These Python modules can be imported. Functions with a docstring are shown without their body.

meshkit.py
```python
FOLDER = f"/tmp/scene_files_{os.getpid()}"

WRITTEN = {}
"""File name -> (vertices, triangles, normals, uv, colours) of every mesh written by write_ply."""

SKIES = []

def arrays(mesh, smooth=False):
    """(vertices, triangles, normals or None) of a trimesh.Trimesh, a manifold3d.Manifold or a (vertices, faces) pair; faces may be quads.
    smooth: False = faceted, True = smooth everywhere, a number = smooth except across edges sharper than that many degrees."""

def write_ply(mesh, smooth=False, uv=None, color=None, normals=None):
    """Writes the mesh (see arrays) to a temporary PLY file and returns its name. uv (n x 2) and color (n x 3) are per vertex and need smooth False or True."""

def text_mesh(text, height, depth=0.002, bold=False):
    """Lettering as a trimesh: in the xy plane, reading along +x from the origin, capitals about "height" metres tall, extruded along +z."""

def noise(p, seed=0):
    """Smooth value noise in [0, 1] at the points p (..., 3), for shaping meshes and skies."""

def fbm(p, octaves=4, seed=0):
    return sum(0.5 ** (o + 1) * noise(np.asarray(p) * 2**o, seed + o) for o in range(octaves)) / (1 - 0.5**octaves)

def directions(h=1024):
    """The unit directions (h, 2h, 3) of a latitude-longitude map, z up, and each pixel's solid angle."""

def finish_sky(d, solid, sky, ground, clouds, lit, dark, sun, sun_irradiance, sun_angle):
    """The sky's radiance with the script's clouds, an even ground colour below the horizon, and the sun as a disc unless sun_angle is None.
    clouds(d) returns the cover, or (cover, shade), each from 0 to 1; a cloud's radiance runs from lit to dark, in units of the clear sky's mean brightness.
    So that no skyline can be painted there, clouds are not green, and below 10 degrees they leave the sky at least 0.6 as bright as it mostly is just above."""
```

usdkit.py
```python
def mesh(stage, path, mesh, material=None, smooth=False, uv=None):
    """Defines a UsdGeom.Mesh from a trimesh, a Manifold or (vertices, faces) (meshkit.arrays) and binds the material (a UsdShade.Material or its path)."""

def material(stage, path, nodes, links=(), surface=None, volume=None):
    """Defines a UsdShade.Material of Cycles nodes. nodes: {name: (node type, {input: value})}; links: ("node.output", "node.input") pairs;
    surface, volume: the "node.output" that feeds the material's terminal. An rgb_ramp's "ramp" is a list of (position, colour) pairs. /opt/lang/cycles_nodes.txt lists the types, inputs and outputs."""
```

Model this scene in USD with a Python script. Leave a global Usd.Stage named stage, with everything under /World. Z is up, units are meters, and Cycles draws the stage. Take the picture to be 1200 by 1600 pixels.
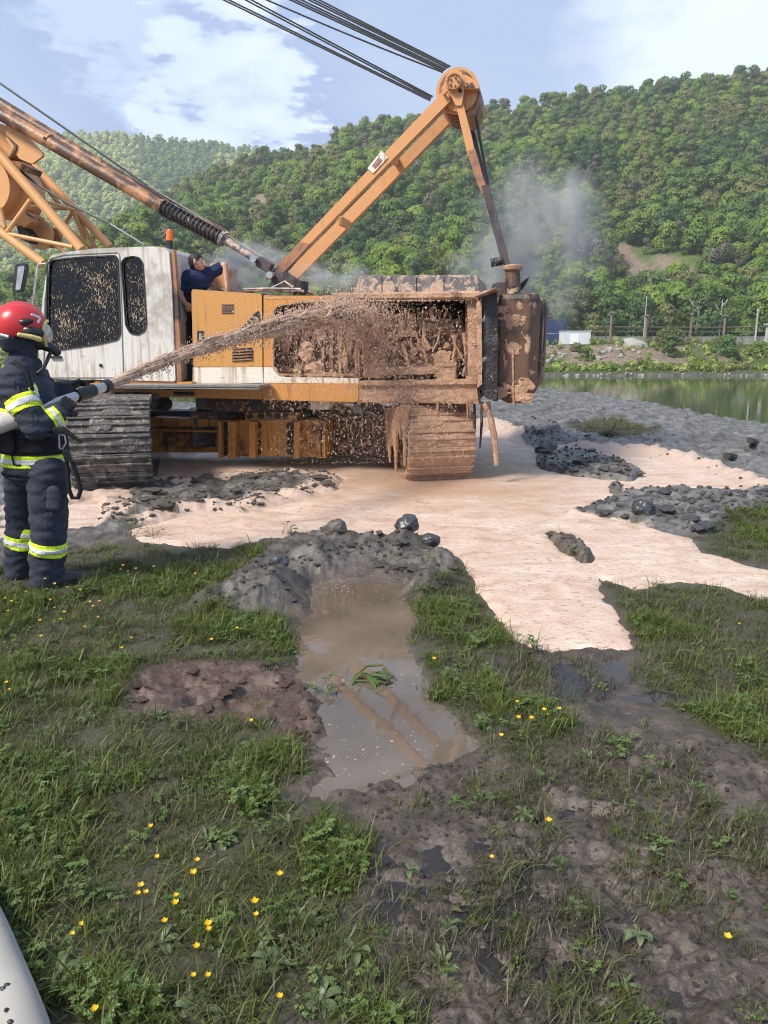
import math, random
import numpy as np, trimesh, manifold3d as m3, shapely
from shapely.geometry import Polygon, LineString
from scipy import ndimage
import usdkit, meshkit
from pxr import Usd, UsdGeom, UsdLux, UsdShade, Gf, Sdf, Vt

stage = Usd.Stage.CreateInMemory()
UsdGeom.SetStageUpAxis(stage, UsdGeom.Tokens.z)
UsdGeom.SetStageMetersPerUnit(stage, 1.0)
UsdGeom.Xform.Define(stage, '/World')
UsdGeom.Scope.Define(stage, '/World/Looks')
PI = math.pi

# ------------------------------------------------------------------ camera
EYE, PITCH, FPX = 1.65, math.radians(12.45), 1200.0
cam = UsdGeom.Camera.Define(stage, '/World/camera')
cam.CreateFocalLengthAttr(26.0)
cam.CreateHorizontalApertureAttr(26.0)
cam.CreateVerticalApertureAttr(26.0 * 4 / 3)
cam.CreateClippingRangeAttr(Gf.Vec2f(0.05, 8000))
cam.CreateExposureAttr(1.16)
cam.AddTranslateOp().Set(Gf.Vec3d(0, 0, EYE))
cam.AddRotateXOp().Set(90 - math.degrees(PITCH))

# ------------------------------------------------------------------ sky and sun
SUN_EL, SUN_AZ = math.radians(47), math.radians(-128)      # azimuth = atan2(x, y): behind the camera, to the left
SKY_STRENGTH = 0.1
def pixdir(px, py):
    x, y = (px - 600) / FPX, (800 - py) / FPX
    d = np.array([x, math.cos(PITCH) + y * math.sin(PITCH), -math.sin(PITCH) + y * math.cos(PITCH)])
    return d / np.linalg.norm(d)

def blob(name, px, py, lo, hi):
    """nodes: soft disc in the sky round one direction, ragged by noise"""
    return ({name + 'd': ('vector_math', {'math_type': 'dot_product', 'vector2': pixdir(px, py)}),
             name + 'a': ('math', {'math_type': 'multiply_add', 'value2': 0.026, 'value3': -0.013}),
             name + 's': ('math', {'math_type': 'add'}),
             name + 'r': ('map_range', {'range_type': 'smoothstep', 'from_min': lo, 'from_max': hi, 'clamp': True})},
            [('tc.generated', name + 'd.vector1'), ('fine.fac', name + 'a.value1'), (name + 'd.value', name + 's.value1'),
             (name + 'a.value', name + 's.value2'), (name + 's.value', name + 'r.value')])
nodes = {'tc': ('texture_coordinate', {}),
         'sky': ('sky_texture', {'sky_type': 'single_scattering', 'sun_disc': False, 'sun_elevation': SUN_EL, 'sun_rotation': SUN_AZ, 'altitude': 300.0, 'aerosol_density': 1.6}),
         'map': ('mapping', {'scale': (1.0, 1.0, 2.6)}),
         'fine': ('noise_texture', {'scale': 12.0, 'detail': 8.0, 'roughness': 0.58}),
         'big': ('noise_texture', {'scale': 2.1, 'detail': 7.0, 'roughness': 0.55, 'distortion': 0.35}),
         'veil': ('rgb_ramp', {'ramp': [(0.34, (1.75, 2.4, 3.85)), (0.46, (2.1, 2.75, 4.1)), (0.58, (2.35, 2.95, 4.15)), (0.72, (2.85, 3.4, 4.45))]}),
         'm0': ('mix', {'fac': 0.86}), 'm1': ('mix', {}), 'cum': ('rgb_ramp', {'ramp': [(0.35, (3.0, 3.7, 5.0)), (0.55, (4.3, 4.9, 5.6)), (0.7, (5.0, 5.4, 5.8))]}), 'm2': ('mix', {'color2': (5.2, 5.6, 5.9)}),
         'm3': ('mix', {'color2': (3.6, 4.4, 5.5)}), 'm4': ('mix', {'color2': (1.55, 2.15, 3.8)}),
         'f1': ('math', {'math_type': 'multiply', 'value2': 0.92}), 'f2': ('math', {'math_type': 'multiply', 'value2': 0.85}),
         'f3': ('math', {'math_type': 'multiply', 'value2': 0.55}), 'f4': ('math', {'math_type': 'multiply', 'value2': 0.75}),
         'bg': ('background_shader', {'strength': SKY_STRENGTH})}
links = [('tc.generated', 'map.vector'), ('map.vector', 'fine.vector'), ('map.vector', 'big.vector'), ('big.fac', 'veil.fac'), ('fine.fac', 'cum.fac'), ('cum.color', 'm1.color2'),
         ('sky.color', 'm0.color1'), ('veil.color', 'm0.color2')]
prev = 'm0.color'
for nm, px, py, lo, hi, mx, fx in (('d', 330, 205, 0.975, 0.998, 'm4', 'f4'), ('a', 350, 120, 0.9945, 0.9972, 'm1', 'f1'), ('b', 1185, 25, 0.978, 0.9995, 'm2', 'f2'), ('c', 190, 20, 0.9945, 0.998, 'm3', 'f3')):
    n_, l_ = blob(nm, px, py, lo, hi)
    nodes.update(n_); links += l_ + [(nm + 'r.result', fx + '.value1'), (fx + '.value', mx + '.fac'), (prev, mx + '.color1')]
    prev = mx + '.color'
links.append((prev, 'bg.color'))
sky_mat = usdkit.material(stage, '/World/Looks/sky', nodes, links, surface='bg.background')
dome = UsdLux.DomeLight.Define(stage, '/World/sky')
UsdShade.MaterialBindingAPI.Apply(dome.GetPrim()).Bind(sky_mat)
sun = UsdLux.DistantLight.Define(stage, '/World/sun')
sun.CreateIntensityAttr(0.72); sun.CreateAngleAttr(14.0); sun.CreateColorAttr(Gf.Vec3f(1, 0.94, 0.83))
sun.GetPrim().CreateAttribute('inputs:normalize', Sdf.ValueTypeNames.Bool).Set(True)
sd = np.array([math.sin(SUN_AZ) * math.cos(SUN_EL), math.cos(SUN_AZ) * math.cos(SUN_EL), math.sin(SUN_EL)])
def frame_z(z):
    z = z / np.linalg.norm(z); x = np.cross((0, 0, 1), z); x /= np.linalg.norm(x)
    return np.stack([x, np.cross(z, x), z])
_R = np.eye(4); _R[:3, :3] = frame_z(sd)
sun.AddTransformOp().Set(Gf.Matrix4d(_R.tolist()))

# ------------------------------------------------------------------ helpers
used = {}
def path_for(parent, name):
    base = (parent.GetPath().pathString if parent is not None else '/World') + '/' + name
    n = used.get(base, -1) + 1; used[base] = n
    return base if n == 0 else f'{base}_{n:03d}'
def tag(p, label=None, cat=None, group=None, kind=None):
    p = p.GetPrim() if hasattr(p, 'GetPrim') else p
    for k, v in (('label', label), ('category', cat), ('group', group), ('kind', kind)):
        if v: p.SetCustomDataByKey(k, v)
    return p
def mesh(name, m, mat, parent=None, label=None, cat=None, group=None, kind=None, smooth=35, masks=None):
    if isinstance(m, list): m = cat_mesh(m)
    o = usdkit.mesh(stage, path_for(parent, name), m, mat, smooth=smooth)
    if masks is not None:
        for nm, arr in masks.items():
            UsdGeom.PrimvarsAPI(o).CreatePrimvar(nm, Sdf.ValueTypeNames.Color3fArray, 'vertex').Set(Vt.Vec3fArray.FromNumpy(arr.astype(np.float32)))
    return tag(o, label, cat, group, kind)
def thing(name, label, cat, loc=(0, 0, 0), rz=0, group=None, scale=None, kind=None):
    x = UsdGeom.Xform.Define(stage, path_for(None, name))
    x.AddTranslateOp().Set(Gf.Vec3d(*map(float, loc))); x.AddRotateZOp().Set(float(rz))
    x.AddScaleOp().Set(Gf.Vec3f(*map(float, np.broadcast_to(scale if scale is not None else 1, 3))))
    return tag(x, label, cat, group, kind)
def copy(root, loc, rz=0, scale=1, label=None, group=None):
    d = root.GetCustomData()
    r = thing(root.GetName().rstrip('0123456789').rstrip('_'), label or d['label'], d['category'], loc, rz, group or d.get('group'), scale)
    r.GetReferences().AddInternalReference(root.GetPath()); r.SetInstanceable(True)
    return r
def scatter(name, protos, pos, idx, yaw, scale, label, cat, tilt=None, kind='stuff'):
    """one PointInstancer; protos: [(mesh, material)]"""
    pi = UsdGeom.PointInstancer.Define(stage, path_for(None, name)); tag(pi, label, cat, None, kind)
    for k, (m, mt) in enumerate(protos):
        o = usdkit.mesh(stage, f'{pi.GetPath()}/source_{k + 1:03d}', m, mt, smooth=False); leaf_normals(o.GetPrim(), m)
        pi.GetPrototypesRel().AddTarget(o.GetPath())
    n = len(pos)
    pi.CreatePositionsAttr(Vt.Vec3fArray.FromNumpy(np.asarray(pos, np.float32)))
    pi.CreateProtoIndicesAttr(Vt.IntArray.FromNumpy(np.asarray(idx, np.int32)))
    s = np.asarray(scale, np.float32); s = np.repeat(s[:, None], 3, 1) if s.ndim == 1 else s
    pi.CreateScalesAttr(Vt.Vec3fArray.FromNumpy(s))
    yaw = np.asarray(yaw); tx = np.zeros(n) if tilt is None else tilt
    q = np.stack([np.cos(yaw / 2) * np.cos(tx / 2), np.cos(yaw / 2) * np.sin(tx / 2), np.sin(yaw / 2) * np.sin(tx / 2), np.sin(yaw / 2) * np.cos(tx / 2)], 1)
    pi.CreateOrientationsAttr(Vt.QuathArray([Gf.Quath(float(a), float(b), float(c), float(d)) for a, b, c, d in q]))
    return pi
def tm(v, f): return trimesh.Trimesh(np.asarray(v, float), np.asarray(f, int), process=False)
def of(man):
    me = man.to_mesh(); return tm(me.vert_properties[:, :3], me.tri_verts)
def man_of(t):
    return m3.Manifold(m3.Mesh(np.asarray(t.vertices, np.float32), np.asarray(t.faces, np.uint32)))
def cat_mesh(l):
    l = [of(x) if hasattr(x, 'to_mesh') else x for x in l]
    return trimesh.util.concatenate(l)
def box(x0, x1, y0, y1, z0, z1, b=0.012):
    x0, x1 = min(x0, x1), max(x0, x1); y0, y1 = min(y0, y1), max(y0, y1); z0, z1 = min(z0, z1), max(z0, z1)
    b = min(b, (x1 - x0) * .45, (y1 - y0) * .45, (z1 - z0) * .45)
    p = []
    for x, sx in ((x0, 1), (x1, -1)):
        for y, sy in ((y0, 1), (y1, -1)):
            for z, sz in ((z0, 1), (z1, -1)):
                p += [(x + sx * b, y + sy * b, z), (x + sx * b, y, z + sz * b), (x, y + sy * b, z + sz * b)]
    return of(m3.Manifold.hull_points(np.array(p)))
def prism(poly, y0, y1):
    """polygon in (x, z) pulled from y0 to y1"""
    poly = shapely.geometry.polygon.orient(poly.buffer(0)) if not isinstance(poly, Polygon) else poly.buffer(0)
    out = []
    for g in getattr(poly, 'geoms', [poly]):
        m = trimesh.creation.extrude_polygon(g, abs(y1 - y0), engine='earcut')
        v = m.vertices.copy(); y = min(y0, y1)
        out.append(tm(np.stack([v[:, 0], y + v[:, 2], v[:, 1]], 1), m.faces[:, ::-1]))
    return cat_mesh(out)
def prism_z(poly, z0, z1):
    m = trimesh.creation.extrude_polygon(poly.buffer(0), z1 - z0, engine='earcut'); m.apply_translation((0, 0, z0)); return m
def tube(pts, r, n=8, cap=True):
    p = np.asarray(pts, float); k = len(p); r = np.broadcast_to(r, k)
    t = np.gradient(p, axis=0); t /= np.linalg.norm(t, axis=1, keepdims=True) + 1e-12
    up = np.array([0, 0, 1.0]) if abs(t[0][2]) < 0.9 else np.array([1.0, 0, 0])
    v = []; a = np.cross(t[0], up); a /= np.linalg.norm(a)
    for i in range(k):
        a = a - t[i] * (a @ t[i]); a /= np.linalg.norm(a); b = np.cross(t[i], a)
        an = np.arange(n) / n * 2 * PI
        v.append(p[i] + r[i] * (np.cos(an)[:, None] * a + np.sin(an)[:, None] * b))
    v = np.vstack(v); f = []
    for i in range(k - 1):
        for j in range(n):
            q, w = i * n + j, i * n + (j + 1) % n
            f += [(q, w, w + n), (q, w + n, q + n)]
    if cap:
        v = np.vstack([v, p[0], p[-1]]); c0, c1 = len(v) - 2, len(v) - 1
        for j in range(n):
            f += [(c0, (j + 1) % n, j), (c1, (k - 1) * n + j, (k - 1) * n + (j + 1) % n)]
    return tm(v, f)
def bar(a, b, wd, ht, up=(0, 0, 1), ch=0.01):
    """box beam between two points"""
    a, b = np.asarray(a, float), np.asarray(b, float); L = np.linalg.norm(b - a); x = (b - a) / L
    y = np.cross(up, x); y /= np.linalg.norm(y); z = np.cross(x, y)
    m = box(0, L, -wd / 2, wd / 2, -ht / 2, ht / 2, ch); M = np.eye(4); M[:3, 0], M[:3, 1], M[:3, 2], M[:3, 3] = x, y, z, a
    m.apply_transform(M); return m
def disc(c, axis, r, h, n=28, hole=0):
    axis = np.asarray(axis, float); axis /= np.linalg.norm(axis)
    m = trimesh.creation.annulus(hole, r, h, sections=n) if hole else trimesh.creation.cylinder(r, h, sections=n)
    M = np.eye(4); M[:3, :3] = frame_z(axis + 1e-9 * np.array([1, 0, 0])).T; M[:3, 3] = c; m.apply_transform(M); return m
def sphere(c, r, sub=1):
    m = trimesh.creation.icosphere(sub, 1.0); m.vertices = m.vertices * np.broadcast_to(r, 3) + np.asarray(c); return m
def lump(c, r, seed, amp=0.35, sub=2, freq=1.6, flat=None):
    m = trimesh.creation.icosphere(sub, 1.0); v = m.vertices.copy()
    k = 1 + amp * (meshkit.fbm(v * freq + seed * 7.3, 3, seed) - 0.5) * 2
    v = v * k[:, None] * np.broadcast_to(r, 3)
    m.vertices = v + np.asarray(c); return m
def rough(m, edge, amp, freq, seed=0):
    """subdivide and roughen a mesh (mud-coated things)"""
    m = m.copy(); m.merge_vertices(); v, f = trimesh.remesh.subdivide_to_size(m.vertices, m.faces, edge, max_iter=12)
    m = trimesh.Trimesh(v, f); n = m.vertex_normals
    m.vertices = m.vertices + n * ((meshkit.fbm(m.vertices * freq, 3, seed) - 0.4) * 2 * amp)[:, None]
    return m

# ------------------------------------------------------------------ unprojection: pixels of the photograph to places on the ground or on planes of the crane
CAM = np.array([0, 0, EYE])
def at_z(px, py, z=0.0):
    d = pixdir(px, py); t = (z - EYE) / d[2]; return CAM + d * t
def at_y(px, py, y):
    d = pixdir(px, py); return CAM + d * (y / d[1])
UO, UYAW = np.array([0, 9.4, 0.0]), math.radians(-12)
EU = np.array([math.cos(UYAW), math.sin(UYAW), 0]); EW = np.array([-math.sin(UYAW), math.cos(UYAW), 0])
def U(px, py, w=0.0):
    """point of the crane's own frame (x along its side, y into it, z up) on the plane y = w"""
    d = pixdir(px, py); c = CAM - UO
    t = (w - c @ EW) / (d @ EW); p = c + d * t
    return np.array([p @ EU, w, p[2]])
def UP(pts, w=0.0, rnd=0):
    q = Polygon([(U(x, y, w)[0], U(x, y, w)[2]) for x, y in pts])
    if rnd: q = q.buffer(-rnd).buffer(rnd, quad_segs=5)
    return q
def plate(pts, w, th, rnd=0, holes=()):
    q = UP(pts, w, rnd)
    for h, r in holes: q = q.difference(UP(h, w, r))
    return prism(q, w, w + th)

# ------------------------------------------------------------------ materials
ML = {}
def L(name): return '/World/Looks/' + name
def mat(name, nodes, links, surface, volume=None):
    ML[name] = usdkit.material(stage, L(name), nodes, links, surface=surface, volume=volume); return ML[name]
MUD = (0.40, 0.235, 0.145)
FOAM = (0.70, 0.505, 0.395)
def plain(name, col, rough_=0.5, metal=0.0, noise=8.0, var=0.25, bump=0.15, dist=0.004, spec=0.5):
    c = np.array(col)
    return mat(name, {'tc': ('texture_coordinate', {}), 'n': ('noise_texture', {'scale': noise, 'detail': 6.0, 'roughness': 0.6}),
                      'r': ('rgb_ramp', {'ramp': [(0.3, tuple(c * (1 - var))), (0.7, tuple(np.minimum(c * (1 + var), 1)))]}),
                      'b': ('bump', {'strength': bump, 'distance': dist}), 'n2': ('noise_texture', {'scale': noise * 6, 'detail': 4.0}),
                      'p': ('principled_bsdf', {'roughness': rough_, 'metallic': metal, 'specular_ior_level': spec})},
               [('tc.object', 'n.vector'), ('tc.object', 'n2.vector'), ('n.fac', 'r.fac'), ('r.color', 'p.base_color'), ('n2.fac', 'b.height'), ('b.normal', 'p.normal')], 'p.BSDF')
def dirty(name, base, drip=(0.19, 0.105, 0.05), drip_amt=0.6, soot=(0.02, 0.017, 0.015), soot_lo=0.9, soot_hi=1.0, mud=MUD, mud_lo=0.62, mud_hi=0.7, rough_=0.45, seed=0.0, ramp_u=None, bump=0.4, mud_scale=7.0, drip_lo=0.52, scale_z=0.7):
    """paint with runs of dirt down it, soot blotches and splashed mud; ramp_u = (u0, u1): mud and soot grow along the machine's side between them"""
    nodes = {'tc': ('texture_coordinate', {}), 'mp': ('mapping', {'scale': (17.0, 17.0, scale_z * 1.5), 'location': (seed, seed, seed)}),
             'st': ('noise_texture', {'scale': 1.0, 'detail': 5.0, 'roughness': 0.65}),
             'sm': ('map_range', {'range_type': 'smoothstep', 'from_min': drip_lo, 'from_max': drip_lo + 0.14, 'to_max': drip_amt, 'clamp': True}),
             'mo': ('mapping', {'location': (seed * 3, 1.7, seed)}),
             'n1': ('noise_texture', {'scale': 2.2, 'detail': 7.0, 'roughness': 0.62}), 'so': ('map_range', {'range_type': 'smoothstep', 'from_min': soot_lo, 'from_max': soot_hi, 'clamp': True}),
             'n2': ('noise_texture', {'scale': mud_scale, 'detail': 8.0, 'roughness': 0.62, 'distortion': 0.6}), 'mu': ('map_range', {'range_type': 'smoothstep', 'from_min': mud_lo, 'from_max': mud_hi, 'clamp': True}),
             'n3': ('noise_texture', {'scale': 40.0, 'detail': 4.0}), 'mv': ('rgb_ramp', {'ramp': [(0.3, tuple(np.array(mud) * 0.75)), (0.7, tuple(np.array(mud) * 1.2))]}),
             'dm': ('map_range', {'range_type': 'smoothstep', 'from_min': 0.33, 'from_max': 0.56, 'to_min': 0.2, 'clamp': True}), 'n4': ('noise_texture', {'scale': 1.4, 'detail': 4.0}), 'dx': ('math', {'math_type': 'multiply'}), 'm1': ('mix', {'color1': base, 'color2': drip}), 'm2': ('mix', {'color2': soot}), 'm3': ('mix', {}),
             'sum': ('math', {'math_type': 'multiply_add', 'value2': 0.6}), 'b': ('bump', {'strength': bump, 'distance': 0.012}),
             'ro': ('map_range', {'to_min': rough_, 'to_max': 0.42, 'clamp': True}),
             'p': ('principled_bsdf', {})}
    links = [('tc.object', 'mp.vector'), ('mp.vector', 'st.vector'), ('st.fac', 'sm.value'), ('tc.object', 'mo.vector'), ('mo.vector', 'n1.vector'), ('mo.vector', 'n2.vector'), ('tc.object', 'n3.vector'),
             ('n3.fac', 'mv.fac'), ('tc.object', 'n4.vector'), ('n4.fac', 'dm.value'), ('dm.result', 'dx.value1'), ('sm.result', 'dx.value2'), ('dx.value', 'm1.fac'), ('m1.color', 'm2.color1'), ('so.result', 'm2.fac'), ('m2.color', 'm3.color1'), ('mv.color', 'm3.color2'), ('mu.result', 'm3.fac'), ('m3.color', 'p.base_color'),
             ('mu.result', 'sum.value1'), ('n3.fac', 'sum.value3'), ('sum.value', 'b.height'), ('b.normal', 'p.normal'), ('mu.result', 'ro.value'), ('ro.result', 'p.roughness')]
    if ramp_u:
        nodes.update({'sx': ('separate_xyz', {}), 'ru': ('map_range', {'from_min': ramp_u[0], 'from_max': ramp_u[1], 'to_min': -0.12, 'to_max': 0.12, 'clamp': True}), 'a1': ('math', {'math_type': 'add'}), 'a2': ('math', {'math_type': 'add'})})
        links += [('tc.object', 'sx.vector'), ('sx.x', 'ru.value'), ('ru.result', 'a1.value2'), ('ru.result', 'a2.value2'), ('n1.fac', 'a1.value1'), ('n2.fac', 'a2.value1'), ('a1.value', 'so.value'), ('a2.value', 'mu.value')]
    else:
        links += [('n1.fac', 'so.value'), ('n2.fac', 'mu.value')]
    return mat(name, nodes, links, 'p.BSDF')
YEL = (0.60, 0.265, 0.055)
dirty('yellow_panel', (0.53, 0.26, 0.075), drip=(0.30, 0.13, 0.035), drip_amt=0.55, soot_lo=0.66, soot_hi=0.76, mud_lo=0.66, mud_hi=0.75, seed=2.0)
dirty('yellow_frame', (0.55, 0.245, 0.06), drip=(0.22, 0.09, 0.03), drip_amt=0.75, soot_lo=0.60, soot_hi=0.72, mud_lo=0.54, mud_hi=0.62, seed=4.0, ramp_u=(-1.2, 0.6))
dirty('yellow_under', (0.52, 0.235, 0.05), drip=(0.10, 0.05, 0.02), drip_amt=0.8, soot_lo=0.52, soot_hi=0.68, mud_lo=0.60, mud_hi=0.7, seed=7.0)
dirty('yellow_arm', (0.60, 0.29, 0.115), drip=(0.42, 0.19, 0.06), drip_amt=0.5, soot_lo=0.70, soot_hi=0.8, mud_lo=0.8, mud_hi=0.9, seed=1.0, bump=0.1, scale_z=1.5)
dirty('yellow_boom', (0.64, 0.325, 0.13), drip=(0.45, 0.2, 0.07), drip_amt=0.35, soot_lo=0.72, soot_hi=0.8, mud_lo=0.85, mud_hi=0.95, seed=3.0, bump=0.1)
dirty('rust_tube', (0.42, 0.20, 0.09), drip=(0.16, 0.075, 0.04), drip_amt=0.8, soot=(0.10, 0.05, 0.03), soot_lo=0.42, soot_hi=0.52, mud_lo=0.8, mud_hi=0.9, seed=6.0, scale_z=9.0)
dirty('burnt_arm', (0.075, 0.055, 0.06), drip=(0.13, 0.09, 0.075), drip_amt=0.7, soot_lo=0.5, soot_hi=0.65, mud_lo=0.66, mud_hi=0.7, seed=5.0)
dirty('half_burnt', (0.36, 0.17, 0.09), drip=(0.12, 0.07, 0.05), drip_amt=0.7, soot=(0.06, 0.04, 0.04), soot_lo=0.47, soot_hi=0.62, mud_lo=0.8, mud_hi=0.9, seed=8.0)
dirty('white_cab', (0.62, 0.60, 0.56), drip=(0.36, 0.24, 0.13), drip_amt=0.7, soot=(0.36, 0.33, 0.29), soot_lo=0.48, soot_hi=0.66, mud_lo=0.62, mud_hi=0.70, mud=(0.42, 0.29, 0.18), seed=2.5, drip_lo=0.47, bump=0.12)
dirty('white_stripe', (0.70, 0.64, 0.55), drip=(0.30, 0.15, 0.08), drip_amt=0.85, soot_lo=0.8, soot_hi=0.9, mud_lo=0.64, mud_hi=0.72, seed=5.5, drip_lo=0.5)
dirty('mud_coat', (0.36, 0.21, 0.125), drip=(0.25, 0.14, 0.08), drip_amt=0.6, soot=(0.09, 0.055, 0.04), soot_lo=0.56, soot_hi=0.66, mud=(0.44, 0.265, 0.165), mud_lo=0.42, mud_hi=0.56, rough_=0.35, seed=1.5, bump=0.8)
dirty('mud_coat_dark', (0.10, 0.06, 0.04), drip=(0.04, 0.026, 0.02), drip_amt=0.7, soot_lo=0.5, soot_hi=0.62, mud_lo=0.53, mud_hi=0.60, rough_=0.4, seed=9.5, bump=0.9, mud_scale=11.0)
dirty('mud_splashed', (0.12, 0.072, 0.045), drip=(0.05, 0.03, 0.02), drip_amt=0.6, soot_lo=0.56, soot_hi=0.68, mud=(0.40, 0.25, 0.16), mud_lo=0.49, mud_hi=0.55, rough_=0.4, seed=7.5, bump=0.9, mud_scale=13.0)
dirty('burnt_house', (0.115, 0.062, 0.038), drip=(0.16, 0.09, 0.05), drip_amt=0.7, soot_lo=0.48, soot_hi=0.6, mud=(0.46, 0.30, 0.2), mud_lo=0.60, mud_hi=0.64, seed=3.3, mud_scale=6.0)
dirty('burnt_fins', (0.06, 0.04, 0.03), drip=(0.46, 0.33, 0.24), drip_amt=0.95, soot_lo=0.6, soot_hi=0.7, mud_lo=0.57, mud_hi=0.63, seed=4.4, drip_lo=0.46)
dirty('charred', (0.018, 0.017, 0.019), drip=(0.05, 0.045, 0.045), drip_amt=0.8, soot_lo=0.6, soot_hi=0.7, mud=(0.52, 0.48, 0.45), mud_lo=0.60, mud_hi=0.66, seed=6.6, mud_scale=9.0, bump=1.0)
dirty('hood_metal', (0.135, 0.125, 0.13), drip=(0.30, 0.24, 0.2), drip_amt=0.6, soot=(0.05, 0.045, 0.05), soot_lo=0.55, soot_hi=0.64, mud=(0.47, 0.34, 0.26), mud_lo=0.47, mud_hi=0.52, seed=8.8, mud_scale=8.0)
dirty('track_steel', (0.085, 0.075, 0.068), drip=(0.05, 0.043, 0.038), drip_amt=0.5, soot=(0.05, 0.045, 0.04), soot_lo=0.5, soot_hi=0.6, mud=(0.19, 0.165, 0.145), mud_lo=0.48, mud_hi=0.58, rough_=0.5, seed=2.2, bump=1.0, mud_scale=9.0)
dirty('track_mud', (0.42, 0.25, 0.15), drip=(0.33, 0.19, 0.11), drip_amt=0.6, soot=(0.27, 0.155, 0.09), soot_lo=0.58, soot_hi=0.7, mud=(0.48, 0.295, 0.185), mud_lo=0.45, mud_hi=0.55, rough_=0.32, seed=1.1, bump=0.7)
plain('black_rubber', (0.02, 0.02, 0.022), 0.5)
plain('dark_inside', (0.015, 0.013, 0.012), 0.8)
plain('burnt_cavity', (0.045, 0.03, 0.022), 0.8, noise=5, var=0.6)
plain('steel', (0.45, 0.45, 0.46), 0.35, 0.8, noise=14)
plain('grate', (0.24, 0.23, 0.21), 0.5, 0.3)
plain('rope', (0.055, 0.058, 0.062), 0.5, 0.3, noise=60)
plain('rope_pale', (0.19, 0.20, 0.21), 0.45, 0.4, noise=60)
plain('beacon_orange', (0.8, 0.16, 0.03), 0.3)
plain('dead_wood', (0.42, 0.38, 0.33), 0.8)
plain('drift_wood', (0.035, 0.03, 0.025), 0.8)
plain('tank_blue', (0.022, 0.035, 0.115), 0.45, noise=0.4, var=0.15, bump=0.0)
plain('cabin_white', (0.62, 0.64, 0.66), 0.5, noise=0.6, var=0.08, bump=0.0)
plain('cabin_door', (0.82, 0.82, 0.8), 0.4, noise=0.6, var=0.05, bump=0.0)
plain('concrete', (0.25, 0.245, 0.23), 0.85, noise=0.8, var=0.25)
plain('pole_rust', (0.19, 0.14, 0.11), 0.8, noise=2)
plain('pole_grey', (0.36, 0.35, 0.32), 0.8, noise=2)
plain('gravel', (0.34, 0.32, 0.28), 0.9, noise=3, var=0.3, bump=0.6, dist=0.05)
plain('bank_stone', (0.29, 0.27, 0.24), 0.85, noise=1.2, var=0.3)
plain('wet_stone', (0.05, 0.05, 0.054), 0.32, noise=7, var=0.5, bump=0.6, dist=0.01)
plain('clod', (0.10, 0.087, 0.076), 0.5, noise=9, var=0.45, bump=0.9, dist=0.012)
plain('clod_brown', (0.12, 0.075, 0.056), 0.6, noise=10, var=0.4, bump=0.9, dist=0.01)
plain('bark', (0.12, 0.095, 0.075), 0.9, noise=4, var=0.4)
plain('blue_plastic', (0.10, 0.22, 0.42), 0.35)

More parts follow.
